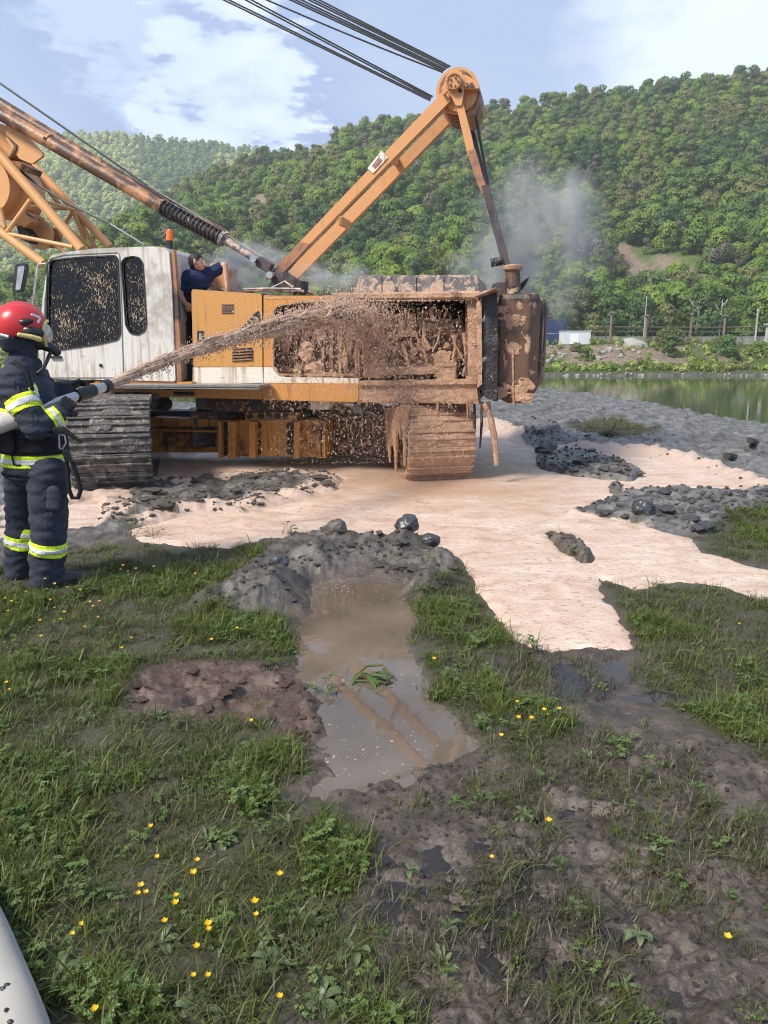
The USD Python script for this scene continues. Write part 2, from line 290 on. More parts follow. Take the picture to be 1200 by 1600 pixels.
def leaf_mat(name, a, b, trans=0.45, rough_=0.55, per='geometry.random_per_island', noise_scale=None, spec=0.3):
    nodes = {'g': ('geometry', {}), 'oi': ('object_info', {}), 'r': ('rgb_ramp', {'ramp': [(0.0, a), (1.0, b)]}), 'mx': ('math', {'math_type': 'multiply_add', 'value2': 0.45, 'value3': 0.0}),
             'h': ('math', {'math_type': 'multiply_add', 'value2': 0.6, 'value3': 0.0}),
             'p': ('principled_bsdf', {'roughness': rough_, 'specular_ior_level': spec}), 't': ('translucent_bsdf', {}), 'm': ('mix_closure', {'fac': trans})}
    links = [('g.random_per_island', 'mx.value1'), ('oi.random', 'h.value1'), ('h.value', 'mx.value3'), ('mx.value', 'r.fac'), ('r.color', 'p.base_color'), ('r.color', 't.color'), ('p.BSDF', 'm.closure1'), ('t.BSDF', 'm.closure2')]
    return mat(name, nodes, links, 'm.closure')
leaf_mat('leaf_bright', (0.155, 0.255, 0.037), (0.352, 0.442, 0.073))
leaf_mat('leaf_mid', (0.120, 0.204, 0.041), (0.302, 0.394, 0.072))
leaf_mat('leaf_dark', (0.074, 0.133, 0.043), (0.187, 0.286, 0.076))
leaf_mat('leaf_olive', (0.167, 0.183, 0.062), (0.311, 0.322, 0.103))
leaf_mat('leaf_bare', (0.13, 0.125, 0.075), (0.21, 0.205, 0.12), trans=0.15)
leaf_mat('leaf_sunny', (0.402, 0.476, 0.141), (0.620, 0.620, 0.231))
leaf_mat('grass_fresh', (0.075, 0.105, 0.018), (0.225, 0.265, 0.06), trans=0.4, rough_=0.4)
leaf_mat('grass_dull', (0.065, 0.08, 0.024), (0.20, 0.205, 0.08), trans=0.3, rough_=0.45)
leaf_mat('grass_muddy', (0.05, 0.043, 0.026), (0.15, 0.135, 0.07), trans=0.15, rough_=0.45)
leaf_mat('weed_leaf', (0.08, 0.135, 0.03), (0.20, 0.275, 0.09), trans=0.3, rough_=0.4)
leaf_mat('weed_grey', (0.10, 0.14, 0.06), (0.20, 0.25, 0.12), trans=0.25, rough_=0.4)
mat('petal', {'p': ('principled_bsdf', {'base_color': (0.85, 0.52, 0.01), 'roughness': 0.3}), 't': ('translucent_bsdf', {'color': (0.85, 0.52, 0.01)}), 'm': ('mix_closure', {'fac': 0.3})}, [('p.BSDF', 'm.closure1'), ('t.BSDF', 'm.closure2')], 'm.closure')

# ------------------------------------------------------------------ ground: outlines read off the photograph, laid on the ground
def gpoly(pts, z=0.0): return Polygon([at_z(x, y, z)[:2] for x, y in pts]).buffer(0)
FOAM_P = gpoly([(236, 716), (330, 706), (520, 706), (610, 700), (720, 690), (768, 668), (800, 690), (840, 702), (900, 706), (1010, 714), (1100, 735), (1165, 760), (1135, 771), (1000, 764), (962, 775), (890, 801), (1000, 817), (1088, 840), (1102, 862), (1220, 892), (1220, 946),
                (1175, 938), (1130, 918), (1050, 910), (990, 921), (933, 900), (962, 948), (990, 983), (999, 1016), (968, 1016), (925, 1016), (850, 1014), (792, 1001), (766, 958), (744, 912), (712, 884), (700, 868), (655, 858), (600, 862), (520, 835), (412, 842), (362, 858), (290, 855), (212, 847), (198, 829), (290, 804), (400, 796),
                (516, 770), (534, 748), (455, 734), (350, 742), (300, 752), (236, 742)])
FOAM_L = gpoly([(60, 800), (110, 786), (150, 776), (168, 796), (152, 824), (110, 828), (70, 836), (0, 842), (-40, 838), (-40, 828), (30, 820)])
ISLES = [gpoly(p) for p in ([(838, 716), (900, 708), (960, 722), (1003, 742), (985, 752), (900, 744), (845, 733)], [(858, 838), (888, 846), (926, 872), (918, 880), (880, 862)],
                            [(952, 760), (968, 758), (972, 767), (955, 768)], [(820, 690), (868, 678), (880, 700), (840, 704)])]
MUDLUMP = gpoly([(150, 800), (236, 762), (330, 745), (450, 737), (532, 747), (518, 768), (400, 796), (300, 803), (196, 829), (150, 830)])
ROCKY = gpoly([(890, 801), (962, 776), (1010, 764), (1135, 771), (1200, 770), (1200, 800), (1100, 838), (1000, 817)])
MOUND = gpoly([(296, 950), (340, 925), (395, 880), (430, 850), (520, 832), (600, 856), (650, 848), (712, 880), (716, 912), (660, 935), (630, 902), (560, 890), (478, 900), (462, 950), (380, 965)])
PUDDLE = gpoly([(476, 905), (560, 893), (632, 903), (655, 960), (640, 1010), (676, 1085), (768, 1158), (735, 1190), (650, 1212), (560, 1245), (455, 1236), (498, 1150), (478, 1060), (466, 1000)])
WET = gpoly([(772, 1016), (850, 1016), (1000, 1018), (1060, 1062), (1150, 1068), (1180, 1100), (1040, 1120), (930, 1110), (830, 1085), (780, 1060)])
BROWN = gpoly([(185, 1070), (262, 1030), (452, 1036), (480, 1062), (502, 1135), (486, 1185), (440, 1160), (400, 1120), (300, 1128), (190, 1110)])
GRASS = [gpoly(p) for p in ([(-300, 905), (0, 895), (110, 862), (200, 846), (300, 860), (400, 850), (418, 880), (330, 905), (300, 940), (380, 962), (455, 965), (470, 1022), (440, 1036), (262, 1030), (185, 1066), (190, 1115), (300, 1128), (400, 1122), (450, 1160), (478, 1200), (440, 1240), (515, 1290), (560, 1420), (610, 1610), (-300, 1610)],
                            [(630, 945), (720, 890), (742, 912), (792, 1004), (834, 1020), (772, 1040), (800, 1080), (905, 1130), (880, 1190), (780, 1180), (690, 1100), (650, 1010)],
                            [(935, 905), (990, 922), (1050, 912), (1130, 920), (1300, 960), (1300, 1210), (1060, 1130), (1000, 1060), (1004, 1010), (962, 946)],
                            [(1095, 846), (1140, 808), (1300, 770), (1300, 900), (1102, 866)], [(880, 672), (960, 664), (1030, 684), (985, 695), (900, 686)])]
# signed distances on a fine map
GX0, GX1, GY0, GY1, GS = -9.0, 10.0, 0.0, 30.0, 0.025
gx, gy = np.meshgrid(np.arange(GX0, GX1, GS), np.arange(GY0, GY1, GS))
def sdf(poly):
    ins = shapely.contains_xy(poly, gx, gy)
    d = (ndimage.distance_transform_edt(ins) - ndimage.distance_transform_edt(~ins)) * GS
    def f(x, y):
        c = [(np.asarray(y) - GY0) / GS, (np.asarray(x) - GX0) / GS]
        return ndimage.map_coordinates(d, c, order=1, mode='nearest')
    return f
foam_sd, foaml_sd, isle_sd = sdf(FOAM_P), sdf(FOAM_L), sdf(shapely.union_all(ISLES))
mudl_sd, rocky_sd, mound_sd, pud_sd, wet_sd, brown_sd = (sdf(p) for p in (MUDLUMP, ROCKY, MOUND, PUDDLE, WET, BROWN))
grass_sd = sdf(shapely.union_all(GRASS))
BANK = Polygon([(-400, 30), (-30, 21.5), (-5.5, 21.5), (0, 26), (5.5, 29.5), (6.7, 26), (7.45, 21.8), (7.7, 17.9), (7.95, 15.2), (9, 10), (14, 0), (40, -60), (60, -700), (-400, -700)])
def ss(a, b, x):
    t = np.clip((x - a) / (b - a), 0, 1); return t * t * (3 - 2 * t)
def P3(x, y, k, z=0.0): return np.stack([np.asarray(x) * k, np.asarray(y) * k, np.full(np.shape(x), z)], -1)
WATER_Z, POOL_Z = -3.5, -0.022
def ground_h(x, y):
    x, y = np.asarray(x, float), np.asarray(y, float)
    z = (meshkit.fbm(P3(x, y, 0.5), 3, 1) - 0.5) * 0.06
    z = z + (meshkit.fbm(P3(x, y, 3.0), 3, 2) - 0.5) * 0.05
    fd, md = foam_sd(x, y), mound_sd(x, y)
    pd, wd, bd = pud_sd(x, y), wet_sd(x, y), brown_sd(x, y)
    gd = grass_sd(x, y)
    near_mud = ss(0.1, -0.2, gd) * ss(8.2, 6.6, y)
    tread = meshkit.fbm(P3(x, y, 6.5, 4.4), 3, 9)
    churn = np.abs(meshkit.fbm(P3(x, y, 9.0, 1.1), 3, 21) - 0.5); fine_ = np.abs(meshkit.fbm(P3(x, y, 26.0, 1.1), 3, 22) - 0.5)
    z = z + near_mud * ((tread - 0.5) * 0.07 - churn * 0.10 + 0.014 - fine_ * 0.05 + 0.002)
    z = z + ss(-0.12, 0.2, md) * (0.085 + 0.22 * (meshkit.fbm(P3(x, y, 4.0, 7.0), 4, 3) - 0.35) + 0.06 * (meshkit.fbm(P3(x, y, 15.0, 7.0), 3, 13) - 0.5))
    far = np.maximum(ss(6.2, 8.0, y) * ss(0.0, -0.25, fd), np.maximum(ss(-0.1, 0.15, mudl_sd(x, y)), ss(-0.1, 0.15, rocky_sd(x, y))))
    ridged = 1 - np.abs(meshkit.fbm(P3(x, y, 2.6, 3.0), 4, 5) - 0.5) * 4
    z = z + far * (0.03 + 0.075 * ridged * 0.6 + (meshkit.fbm(P3(x, y, 8.0, 9.0), 3, 6) - 0.5) * 0.09)
    z = z + ss(9.5, 12.0, y) * ss(0.0, -0.3, fd) * ((1 - np.abs(meshkit.fbm(np.stack([x * .9 + y * .35, y * 2.6 - x * .7, x * 0 + 4.0], -1), 4, 17) - .5) * 4) * 0.10 + (meshkit.fbm(np.stack([x * 2.4, y * 5.0, x * 0 + 2.0], -1), 3, 18) - .5) * .10)
    z = z + ss(-0.1, 0.12, bd) * ((meshkit.fbm(P3(x, y, 9.0, 2.0), 4, 8) - 0.42) * 0.12)
    isl = ss(-0.08, 0.08, isle_sd(x, y)) * (0.07 + 0.12 * (meshkit.fbm(P3(x, y, 5.0, 5.0), 3, 11) - 0.4))
    inside = ss(-0.03, 0.22, fd) * (1 - ss(-0.08, 0.05, isle_sd(x, y)))
    z = z * (1 - inside) + inside * (-0.045) + isl
    z = z * (1 - ss(-.02, .15, foaml_sd(x, y))) - 0.045 * ss(-.02, .15, foaml_sd(x, y))
    pin = ss(-0.05, 0.30, pd); shal = ss(3.1, 2.5, y)
    z = z * (1 - pin) + pin * (-0.10 + shal * (0.074 + (tread - 0.5) * 0.22 - churn * .12))
    for q in (pd, wd):
        k = ss(-0.5, -0.15, q) * (1 - ss(-0.10, 0.02, q)); z = z * (1 - k) + np.maximum(z, -0.008) * k
    win = ss(-0.05, 0.25, wd)
    z = z * (1 - win * 0.85) + win * (-0.036 + (tread - 0.5) * 0.14)
    return z
def bank_drop(x, y):
    p = shapely.points(np.ravel(x), np.ravel(y)); d = shapely.distance(BANK.exterior, p); ins = shapely.contains_xy(BANK, np.ravel(x), np.ravel(y))
    d = np.where(ins, d, -d).reshape(np.shape(x))
    return -0.12 * ss(3.5, 0.3, d) - np.clip(-d + 0.1, 0, 12) * 0.42 * (d < 0.1)
def terrain(x, y):
    z = ground_h(np.clip(x, GX0 + .05, GX1 - .1), np.clip(y, GY0 + .05, GY1 - .1))
    far = (np.asarray(x) < GX0) | (np.asarray(x) > GX1) | (np.asarray(y) > GY1) | (np.asarray(y) < GY0)
    z = np.where(far, (meshkit.fbm(P3(x, y, 0.4), 4, 1) - 0.5) * 0.2, z)
    return z + bank_drop(x, y)
rows = np.concatenate([[0.3, 0.6], 0.9 * 1.0046 ** np.arange(0, 775)]); rows = np.concatenate([rows, rows[-1] * 1.25 ** np.arange(1, 14)])
cols = np.radians(np.concatenate([np.arange(-48, -30, 0.5), np.arange(-30, 30, 0.18), np.arange(30, 48.1, 0.5), np.arange(51, 311, 4.0)]))
R_, A_ = np.meshgrid(rows, cols, indexing='ij')
tx, ty = R_ * np.sin(A_), R_ * np.cos(A_)
tz = terrain(tx, ty)
nr, nc = tx.shape
V = np.vstack([np.stack([tx, ty, tz], -1).reshape(-1, 3), [[0, 0, float(terrain(np.array([0.]), np.array([0.1]))[0])]]])
i, j = np.meshgrid(np.arange(nr - 1), np.arange(nc), indexing='ij'); j2 = (j + 1) % nc
a, b, c, d = i * nc + j, i * nc + j2, (i + 1) * nc + j2, (i + 1) * nc + j
F = np.vstack([np.stack([a, c, b], -1).reshape(-1, 3), np.stack([a, d, c], -1).reshape(-1, 3), np.stack([np.full(nc, len(V) - 1), np.arange(nc), (np.arange(nc) + 1) % nc], -1)])
xx, yy = V[:, 0], V[:, 1]
gm = ss(-0.12, 0.1, grass_sd(xx, yy)); gm = np.where((yy < 0.3) | (np.abs(xx) > 8.5), 0.6, gm)
bm = ss(-0.1, 0.1, brown_sd(xx, yy)) + 0.35 * ss(-0.2, 0.3, pud_sd(xx, yy))
fm = np.maximum(ss(5.6, 7.2, yy), ss(-0.1, 0.1, mound_sd(xx, yy)) * 0.5)
splash = ss(-0.9, 0.05, np.maximum(foam_sd(xx, yy), foaml_sd(xx, yy))) * ss(6.0, 7.5, yy) * (1 - ss(-0.12, 0.04, isle_sd(xx, yy))) * (1 - .5 * ss(-.1, .1, rocky_sd(xx, yy)))
mat('ground', {'at': ('attribute', {'attribute': 'mask'}), 'at2': ('attribute', {'attribute': 'mask2'}), 's': ('separate_xyz', {}), 's2': ('separate_xyz', {}), 'tc': ('texture_coordinate', {}),
               'n1': ('noise_texture', {'scale': 5.0, 'detail': 8.0, 'roughness': 0.65}), 'n2': ('noise_texture', {'scale': 34.0, 'detail': 6.0, 'roughness': 0.65}), 'n3': ('noise_texture', {'scale': 1.1, 'detail': 5.0}),
               'mud': ('rgb_ramp', {'ramp': [(0.3, (0.036, 0.028, 0.021)), (0.5, (0.074, 0.058, 0.045)), (0.7, (0.128, 0.103, 0.082))]}),
               'brn': ('rgb_ramp', {'ramp': [(0.3, (0.06, 0.036, 0.027)), (0.7, (0.135, 0.088, 0.068))]}),
               'far': ('rgb_ramp', {'ramp': [(0.32, (0.048, 0.044, 0.040)), (0.5, (0.115, 0.107, 0.098)), (0.68, (0.225, 0.21, 0.195))]}),
               'gra': ('rgb_ramp', {'ramp': [(0.3, (0.03, 0.028, 0.016)), (0.7, (0.075, 0.068, 0.04))]}),
               'm1': ('mix', {}), 'm2': ('mix', {}), 'm3': ('mix', {}), 'm4': ('mix', {'color2': (0.50, 0.37, 0.29)}),
               'sp': ('math', {'math_type': 'multiply_add', 'value2': 0.55}), 'sp2': ('map_range', {'range_type': 'smoothstep', 'from_min': 0.86, 'from_max': 0.98, 'clamp': True}),
               'ro': ('map_range', {'from_min': 0.35, 'from_max': 0.65, 'to_min': 0.15, 'to_max': 0.42, 'clamp': True}), 'rg': ('mix_float', {'b': 0.8}),
               'b': ('bump', {'strength': 0.9, 'distance': 0.035}), 'b2': ('bump', {'strength': 0.8, 'distance': 0.01}), 'p': ('principled_bsdf', {})},
    [('at.vector', 's.vector'), ('at2.vector', 's2.vector'), ('tc.object', 'n1.vector'), ('tc.object', 'n2.vector'), ('tc.object', 'n3.vector'), ('n1.fac', 'mud.fac'), ('n1.fac', 'brn.fac'), ('n1.fac', 'far.fac'), ('n2.fac', 'gra.fac'),
     ('mud.color', 'm1.color1'), ('brn.color', 'm1.color2'), ('s.y', 'm1.fac'), ('m1.color', 'm2.color1'), ('far.color', 'm2.color2'), ('s.z', 'm2.fac'), ('m2.color', 'm3.color1'), ('gra.color', 'm3.color2'), ('s.x', 'm3.fac'),
     ('m3.color', 'm4.color1'), ('n1.fac', 'sp.value1'), ('s2.x', 'sp.value3'), ('sp.value', 'sp2.value'), ('sp2.result', 'm4.fac'), ('m4.color', 'p.base_color'),
     ('n3.fac', 'ro.value'), ('ro.result', 'rg.a'), ('s.x', 'rg.fac'), ('rg.result', 'p.roughness'), ('n1.fac', 'b.height'), ('n2.fac', 'b2.height'), ('b.normal', 'b2.normal'), ('b2.normal', 'p.normal')], 'p.BSDF')
_g = ML['ground']
mesh('ground', tm(V, F), ML['ground'], kind='structure', smooth=True, masks={'mask': np.stack([gm, np.clip(bm, 0, 1), fm], -1), 'mask2': np.stack([splash, splash * 0, splash * 0], -1)},
     label='muddy trampled river bank with grass and wheel ruts')

# foam: a sheet with swollen edges lying in its hollow
mat('foam', {'tc': ('texture_coordinate', {}), 'at': ('attribute', {'attribute': 'mask'}), 's': ('separate_xyz', {}), 'n1': ('noise_texture', {'scale': 2.4, 'detail': 6.0, 'distortion': 1.2}), 'mp': ('mapping', {'scale': (1.0, 1.6, 1.0)}), 'n2': ('noise_texture', {'scale': 42.0, 'detail': 6.0, 'roughness': 0.75}),
             'v': ('voronoi_texture', {'scale': 48.0}), 'r': ('rgb_ramp', {'ramp': [(0.32, (0.48, 0.325, 0.24)), (0.46, (0.59, 0.43, 0.335)), (0.56, (0.63, 0.475, 0.38)), (0.70, (0.70, 0.565, 0.475))]}),
             'mp2': ('mapping', {'scale': (16.0, 34.0, 1.0)}), 'n5': ('noise_texture', {'scale': 1.0, 'detail': 3.0, 'roughness': 0.6}), 'dk': ('map_range', {'range_type': 'smoothstep', 'from_min': 0.415, 'from_max': 0.365, 'to_max': 0.9, 'clamp': True}), 'm1': ('mix', {'color2': (0.34, 0.23, 0.165)}), 'm2': ('mix', {'color2': (0.47, 0.295, 0.195)}),
             'ad': ('math', {'math_type': 'multiply_add', 'value2': 0.6}), 'b': ('bump', {'strength': 0.6, 'distance': 0.012}), 'p': ('principled_bsdf', {'roughness': 0.34, 'specular_ior_level': 0.5})},
    [('tc.object', 'mp.vector'), ('mp.vector', 'n1.vector'), ('tc.object', 'n2.vector'), ('mp.vector', 'v.vector'), ('n1.fac', 'r.fac'), ('tc.object', 'mp2.vector'), ('mp2.vector', 'n5.vector'), ('n5.fac', 'dk.value'), ('r.color', 'm1.color1'), ('dk.result', 'm1.fac'), ('at.vector', 's.vector'), ('m1.color', 'm2.color1'), ('s.x', 'm2.fac'), ('m2.color', 'p.base_color'),
     ('v.distance', 'ad.value1'), ('n2.fac', 'ad.value3'), ('ad.value', 'b.height'), ('b.normal', 'p.normal')], 'p.BSDF')
def sheet(poly, step, hf, name, material, label, cat, kind, masks=None, margin=0.06):
    x0, y0, x1, y1 = poly.bounds
    X, Y = np.meshgrid(np.arange(x0 - margin, x1 + margin, step), np.arange(y0 - margin, y1 + margin, step))
    Z, ok = hf(X, Y)
    n, m = X.shape; idx = np.arange(n * m).reshape(n, m)
    q = ok[:-1, :-1] & ok[1:, :-1] & ok[:-1, 1:] & ok[1:, 1:]
    a, b, c, d = idx[:-1, :-1][q], idx[:-1, 1:][q], idx[1:, 1:][q], idx[1:, :-1][q]
    F = np.vstack([np.stack([a, b, c], -1), np.stack([a, c, d], -1)]); V = np.stack([X, Y, Z], -1).reshape(-1, 3)
    u, inv = np.unique(F, return_inverse=True); V = V[u]; F = inv.reshape(-1, 3)
    return mesh(name, tm(V, F), material, label=label, cat=cat, kind=kind, smooth=True, masks={'mask': masks(V)} if masks else None)
def foam_h(sd_):
    def f(X, Y):
        d = sd_(X, Y) + (meshkit.fbm(P3(X, Y, 5.0, 2.2), 3, 31) - 0.5) * 0.16
        d = np.minimum(d, 0.03 - isle_sd(X, Y) + (meshkit.fbm(P3(X, Y, 7.0, 2.2), 2, 32) - 0.5) * 0.14)
        top = 0.006 + (meshkit.fbm(P3(X, Y, 1.4, 1.0), 3, 33) - 0.5) * 0.014 + (meshkit.fbm(P3(X, Y, 12, 1.0), 3, 34) - 0.5) * 0.008
        return -0.06 + (top + 0.06) * np.sqrt(ss(-0.05, 0.1, d)), d > -0.06
    return f
def foam_mask(v):
    c = at_z(690, 752, 0)[:2]; r = np.hypot((v[:, 0] - c[0]) / 1.5, (v[:, 1] - c[1]) / 1.6)
    m = ss(1.35, 0.25, r + (meshkit.fbm(P3(v[:, 0], v[:, 1], 2.0), 4, 37) - 0.5) * 1.4)
    return np.stack([m * 0.85, m * 0, m * 0], -1)
sheet(FOAM_P, 0.03, foam_h(foam_sd), 'foam', ML['foam'], 'pale pinkish beige foam spread over the mud around the crane', 'foam', 'stuff', foam_mask)
sheet(FOAM_L, 0.03, foam_h(foaml_sd), 'foam', ML['foam'], 'small pale foam pool behind the legs of the firefighter', 'foam', 'stuff', foam_mask)

# standing water
def water_mat(name, col, rough_, bump, scale, dist, spec=0.5, flecks=False, stretch=(1, 1, 1)):
    nodes = {'tc': ('texture_coordinate', {}), 'mp': ('mapping', {'scale': stretch}), 'n': ('noise_texture', {'scale': scale, 'detail': 3.0}), 'b': ('bump', {'strength': bump, 'distance': dist}), 'mk': ('noise_texture', {'scale': 1.7, 'detail': 4.0}), 'mr': ('rgb_ramp', {'ramp': [(0.35, tuple(np.array(col) * .72)), (0.65, tuple(np.array(col) * 1.12))]}), 'p': ('principled_bsdf', {'base_color': col, 'roughness': rough_, 'ior': 1.33, 'specular_ior_level': spec})}
    links = [('tc.object', 'mp.vector'), ('mp.vector', 'n.vector'), ('n.fac', 'b.height'), ('b.normal', 'p.normal'), ('tc.object', 'mk.vector'), ('mk.fac', 'mr.fac')] + ([] if flecks else [('mr.color', 'p.base_color')])
    if flecks:
        nodes.update({'v': ('noise_texture', {'scale': 60.0, 'detail': 3.0}), 'k': ('noise_texture', {'scale': 1.3, 'detail': 3.0}), 'a': ('math', {'math_type': 'multiply_add', 'value2': 0.35, 'value3': 0.0}), 'r': ('map_range', {'range_type': 'smoothstep', 'from_min': 0.86, 'from_max': 0.92, 'clamp': True}), 'm': ('mix', {'color1': col, 'color2': (0.5, 0.38, 0.3)})})
        links += [('tc.object', 'v.vector'), ('tc.object', 'k.vector'), ('k.fac', 'a.value1'), ('v.fac', 'a.value3'), ('a.value', 'r.value'), ('r.result', 'm.fac'), ('mr.color', 'm.color1'), ('m.color', 'p.base_color')]
    return mat(name, nodes, links, 'p.BSDF')
water_mat('puddle_water', (0.135, 0.108, 0.083), 0.03, 0.12, 7.0, 0.004, 0.9, flecks=True)
water_mat('wet_water', (0.03, 0.026, 0.026), 0.05, 0.2, 14.0, 0.004)
water_mat('river_water', (0.045, 0.055, 0.028), 0.035, 0.25, 0.9, 0.03, stretch=(0.6, 2.0, 1))
def flat(poly, z, name, material, label, kind='structure'):
    m = trimesh.creation.triangulate_polygon(poly, engine='earcut')
    return mesh(name, tm(np.c_[m[0], np.full(len(m[0]), z)], m[1]), material, label=label, kind=kind, smooth=False)
flat(PUDDLE.buffer(0.16), POOL_Z, 'puddle', ML['puddle_water'], 'brown puddle in the foreground with flecks of foam')
flat(WET.buffer(0.15), POOL_Z, 'puddle', ML['wet_water'], 'shallow dark puddle in trampled grass below the foam tongue')
flat(gpoly([(480, 1225), (560, 1235), (740, 1190), (800, 1170), (1250, 1180), (1250, 1640), (640, 1640), (520, 1330)]).difference(PUDDLE.buffer(0.17)), -0.0225, 'puddle', ML['wet_water'], 'thin film of water in the hollows of trampled mud')
flat(Polygon([(-900, 12), (-30, 18), (5, 18), (5, 8), (30, -80), (900, -80), (900, 130), (-900, 130)]), WATER_Z, 'river', ML['river_water'], 'calm green river reflecting the wooded hill')

# ------------------------------------------------------------------ far bank and hills
def azel(px, py):
    d = pixdir(px, py); return math.atan2(d[0], d[1]), math.atan2(d[2], math.hypot(d[0], d[1]))
NEAR_SKY = [(-500, 560), (-250, 510), (0, 440), (100, 388), (180, 338), (250, 293), (300, 272), (350, 250), (400, 232), (440, 220), (470, 207), (520, 190), (600, 180), (640, 174), (700, 168), (760, 158), (800, 151), (900, 137), (1000, 127), (1100, 109), (1200, 98), (1500, 90), (1900, 120)]
FAR_SKY = [(-700, 260), (-300, 235), (0, 205), (70, 200), (150, 197), (250, 207), (330, 214), (400, 222), (500, 240), (650, 300), (900, 420)]
def sky_fn(pts):
    ae = np.array([azel(*p) for p in pts]); o = np.argsort(ae[:, 0]); return lambda az: np.interp(az, ae[o, 0], ae[o, 1])
near_el, far_el = sky_fn(NEAR_SKY), sky_fn(FAR_SKY)
def ridge_y(az): return np.interp(az, np.radians([-40, -22, -8, 5, 15, 28, 50]), [330, 360, 430, 430, 400, 370, 340])
Y0 = 163.0
def bank_z(x, y):
    n = (meshkit.fbm(P3(x, y, 0.12), 3, 41) - 0.5) * 1.6 * ss(124, 132, y) * ss(152, 146, y) + (meshkit.fbm(P3(x, y, 0.5), 3, 42) - 0.5) * 0.9 * ss(123, 128, y) * ss(150, 146, y)
    return np.interp(y, [110, 119, 122.5, 124.5, 130, 134, 144, 148, 163, 170], [-6.5, -4.4, -3.55, -2.9, -2.5, -1.6, 0.9, 1.35, 1.4, 1.5]) + n
def hill_z(x, y):
    az = np.arctan2(x, y); D = ridge_y(az); H = EYE + D / np.cos(az) * np.tan(near_el(az)) - 8.5
    t = (y - Y0) / (D - Y0); tt = np.clip(t, 0, 1)
    f = 0.8 * tt + 0.2 * tt * tt + 0.03 * np.sin(tt * PI)
    g = ((meshkit.fbm(P3(x, y, 0.013, 3.0), 3, 43) - 0.5) * 34 + (meshkit.fbm(P3(x, y, 0.04, 3.0), 2, 44) - 0.5) * 9) * np.sin(np.clip(tt, 0, 1) * PI) ** 0.8
    z = 1.4 + (H - 1.4) * f + g
    z = np.where(t > 1, H - (t - 1) * 120, z)
    return np.where(t < 0, bank_z(x, y), np.maximum(z, 1.0))
def far_ridge(az): return 1000.0 + 0 * az
def far_z(x, y):
    az = np.arctan2(x, y); D = far_ridge(az); H = EYE + D / np.cos(az) * np.tan(far_el(az)) - 11
    t = (y - 480) / (D - 480); tt = np.clip(t, 0, 1)
    g = ((meshkit.fbm(P3(x, y, 0.006, 5.0), 3, 45) - 0.5) * 70) * np.sin(tt * PI)
    return np.where(t > 1, H - (t - 1) * 150, 2 + (H - 2) * (0.75 * tt + 0.25 * tt * tt) + g)
def strip(azs, ys, zf):
    A, Yy = np.meshgrid(np.radians(azs), ys, indexing='ij'); X = Yy * np.tan(A); Z = zf(X, Yy); n, m = X.shape
    i, j = np.meshgrid(np.arange(n - 1), np.arange(m - 1), indexing='ij'); a = i * m + j
    F = np.vstack([np.stack([a, a + m, a + m + 1], -1).reshape(-1, 3), np.stack([a, a + m + 1, a + 1], -1).reshape(-1, 3)])
    return np.stack([X, Yy, Z], -1).reshape(-1, 3), F
SCARPS = [(at_y(1032, 404, 205), 6.2, 8.5), (at_y(1098, 398, 205), 4.5, 5.5), (at_y(1112, 445, 190), 2, 4), (at_y(405, 335, 330), 5, 16), (at_y(470, 226, 425), 22, 7), (at_y(885, 420, 195), 2, 3)]
def scarp_mask(x, z):
    m = np.zeros(np.shape(x))
    for c, rx, rz in SCARPS:
        q = np.hypot((x - c[0]) / rx, (z - c[2]) / rz) + (meshkit.fbm(P3(x, z, 0.16, c[0]), 3, 47) - 0.5) * 1.3
        m = np.maximum(m, ss(1.05, 0.8, q))
    return m
mat('hill_soil', {'at': ('attribute', {'attribute': 'mask'}), 's': ('separate_xyz', {}), 'tc': ('texture_coordinate', {}), 'n': ('noise_texture', {'scale': 0.35, 'detail': 8.0, 'roughness': 0.7}), 'n2': ('noise_texture', {'scale': 1.6, 'detail': 5.0, 'roughness': 0.7}),
                  'gr': ('rgb_ramp', {'ramp': [(0.3, (0.035, 0.055, 0.018)), (0.55, (0.075, 0.11, 0.03)), (0.75, (0.13, 0.14, 0.06))]}), 'di': ('rgb_ramp', {'ramp': [(0.3, (0.12, 0.085, 0.06)), (0.52, (0.24, 0.18, 0.135)), (0.75, (0.36, 0.30, 0.24))]}),
                  'sh': ('rgb_ramp', {'ramp': [(0.38, (0.035, 0.032, 0.026)), (0.68, (0.19, 0.175, 0.15))]}), 'fl': ('rgb_ramp', {'ramp': [(0.3, (0.065, 0.10, 0.026)), (0.7, (0.115, 0.155, 0.045))]}),
                  'm1': ('mix', {}), 'm2': ('mix', {}), 'm3': ('mix', {}), 'b': ('bump', {'strength': 0.8, 'distance': 0.5}), 'p': ('principled_bsdf', {'roughness': 0.9, 'specular_ior_level': 0.2})},
    [('at.vector', 's.vector'), ('tc.object', 'n.vector'), ('tc.object', 'n2.vector'), ('n2.fac', 'gr.fac'), ('n2.fac', 'di.fac'), ('n2.fac', 'sh.fac'), ('n.fac', 'fl.fac'), ('fl.color', 'm1.color1'), ('gr.color', 'm1.color2'), ('s.x', 'm1.fac'), ('m1.color', 'm2.color1'), ('di.color', 'm2.color2'), ('s.y', 'm2.fac'),
     ('m2.color', 'm3.color1'), ('sh.color', 'm3.color2'), ('s.z', 'm3.fac'), ('m3.color', 'p.base_color'), ('n2.fac', 'b.height'), ('b.normal', 'p.normal')], 'p.BSDF')
v, f = strip(np.arange(-72, 72.1, 0.4), np.concatenate([np.arange(112, 163, 0.8), np.arange(163, 240, 3), np.arange(240, 560, 6)]), hill_z)
x, y, z = v.T
gmask = ss(122.5, 124, y) * ss(162, 158, y)
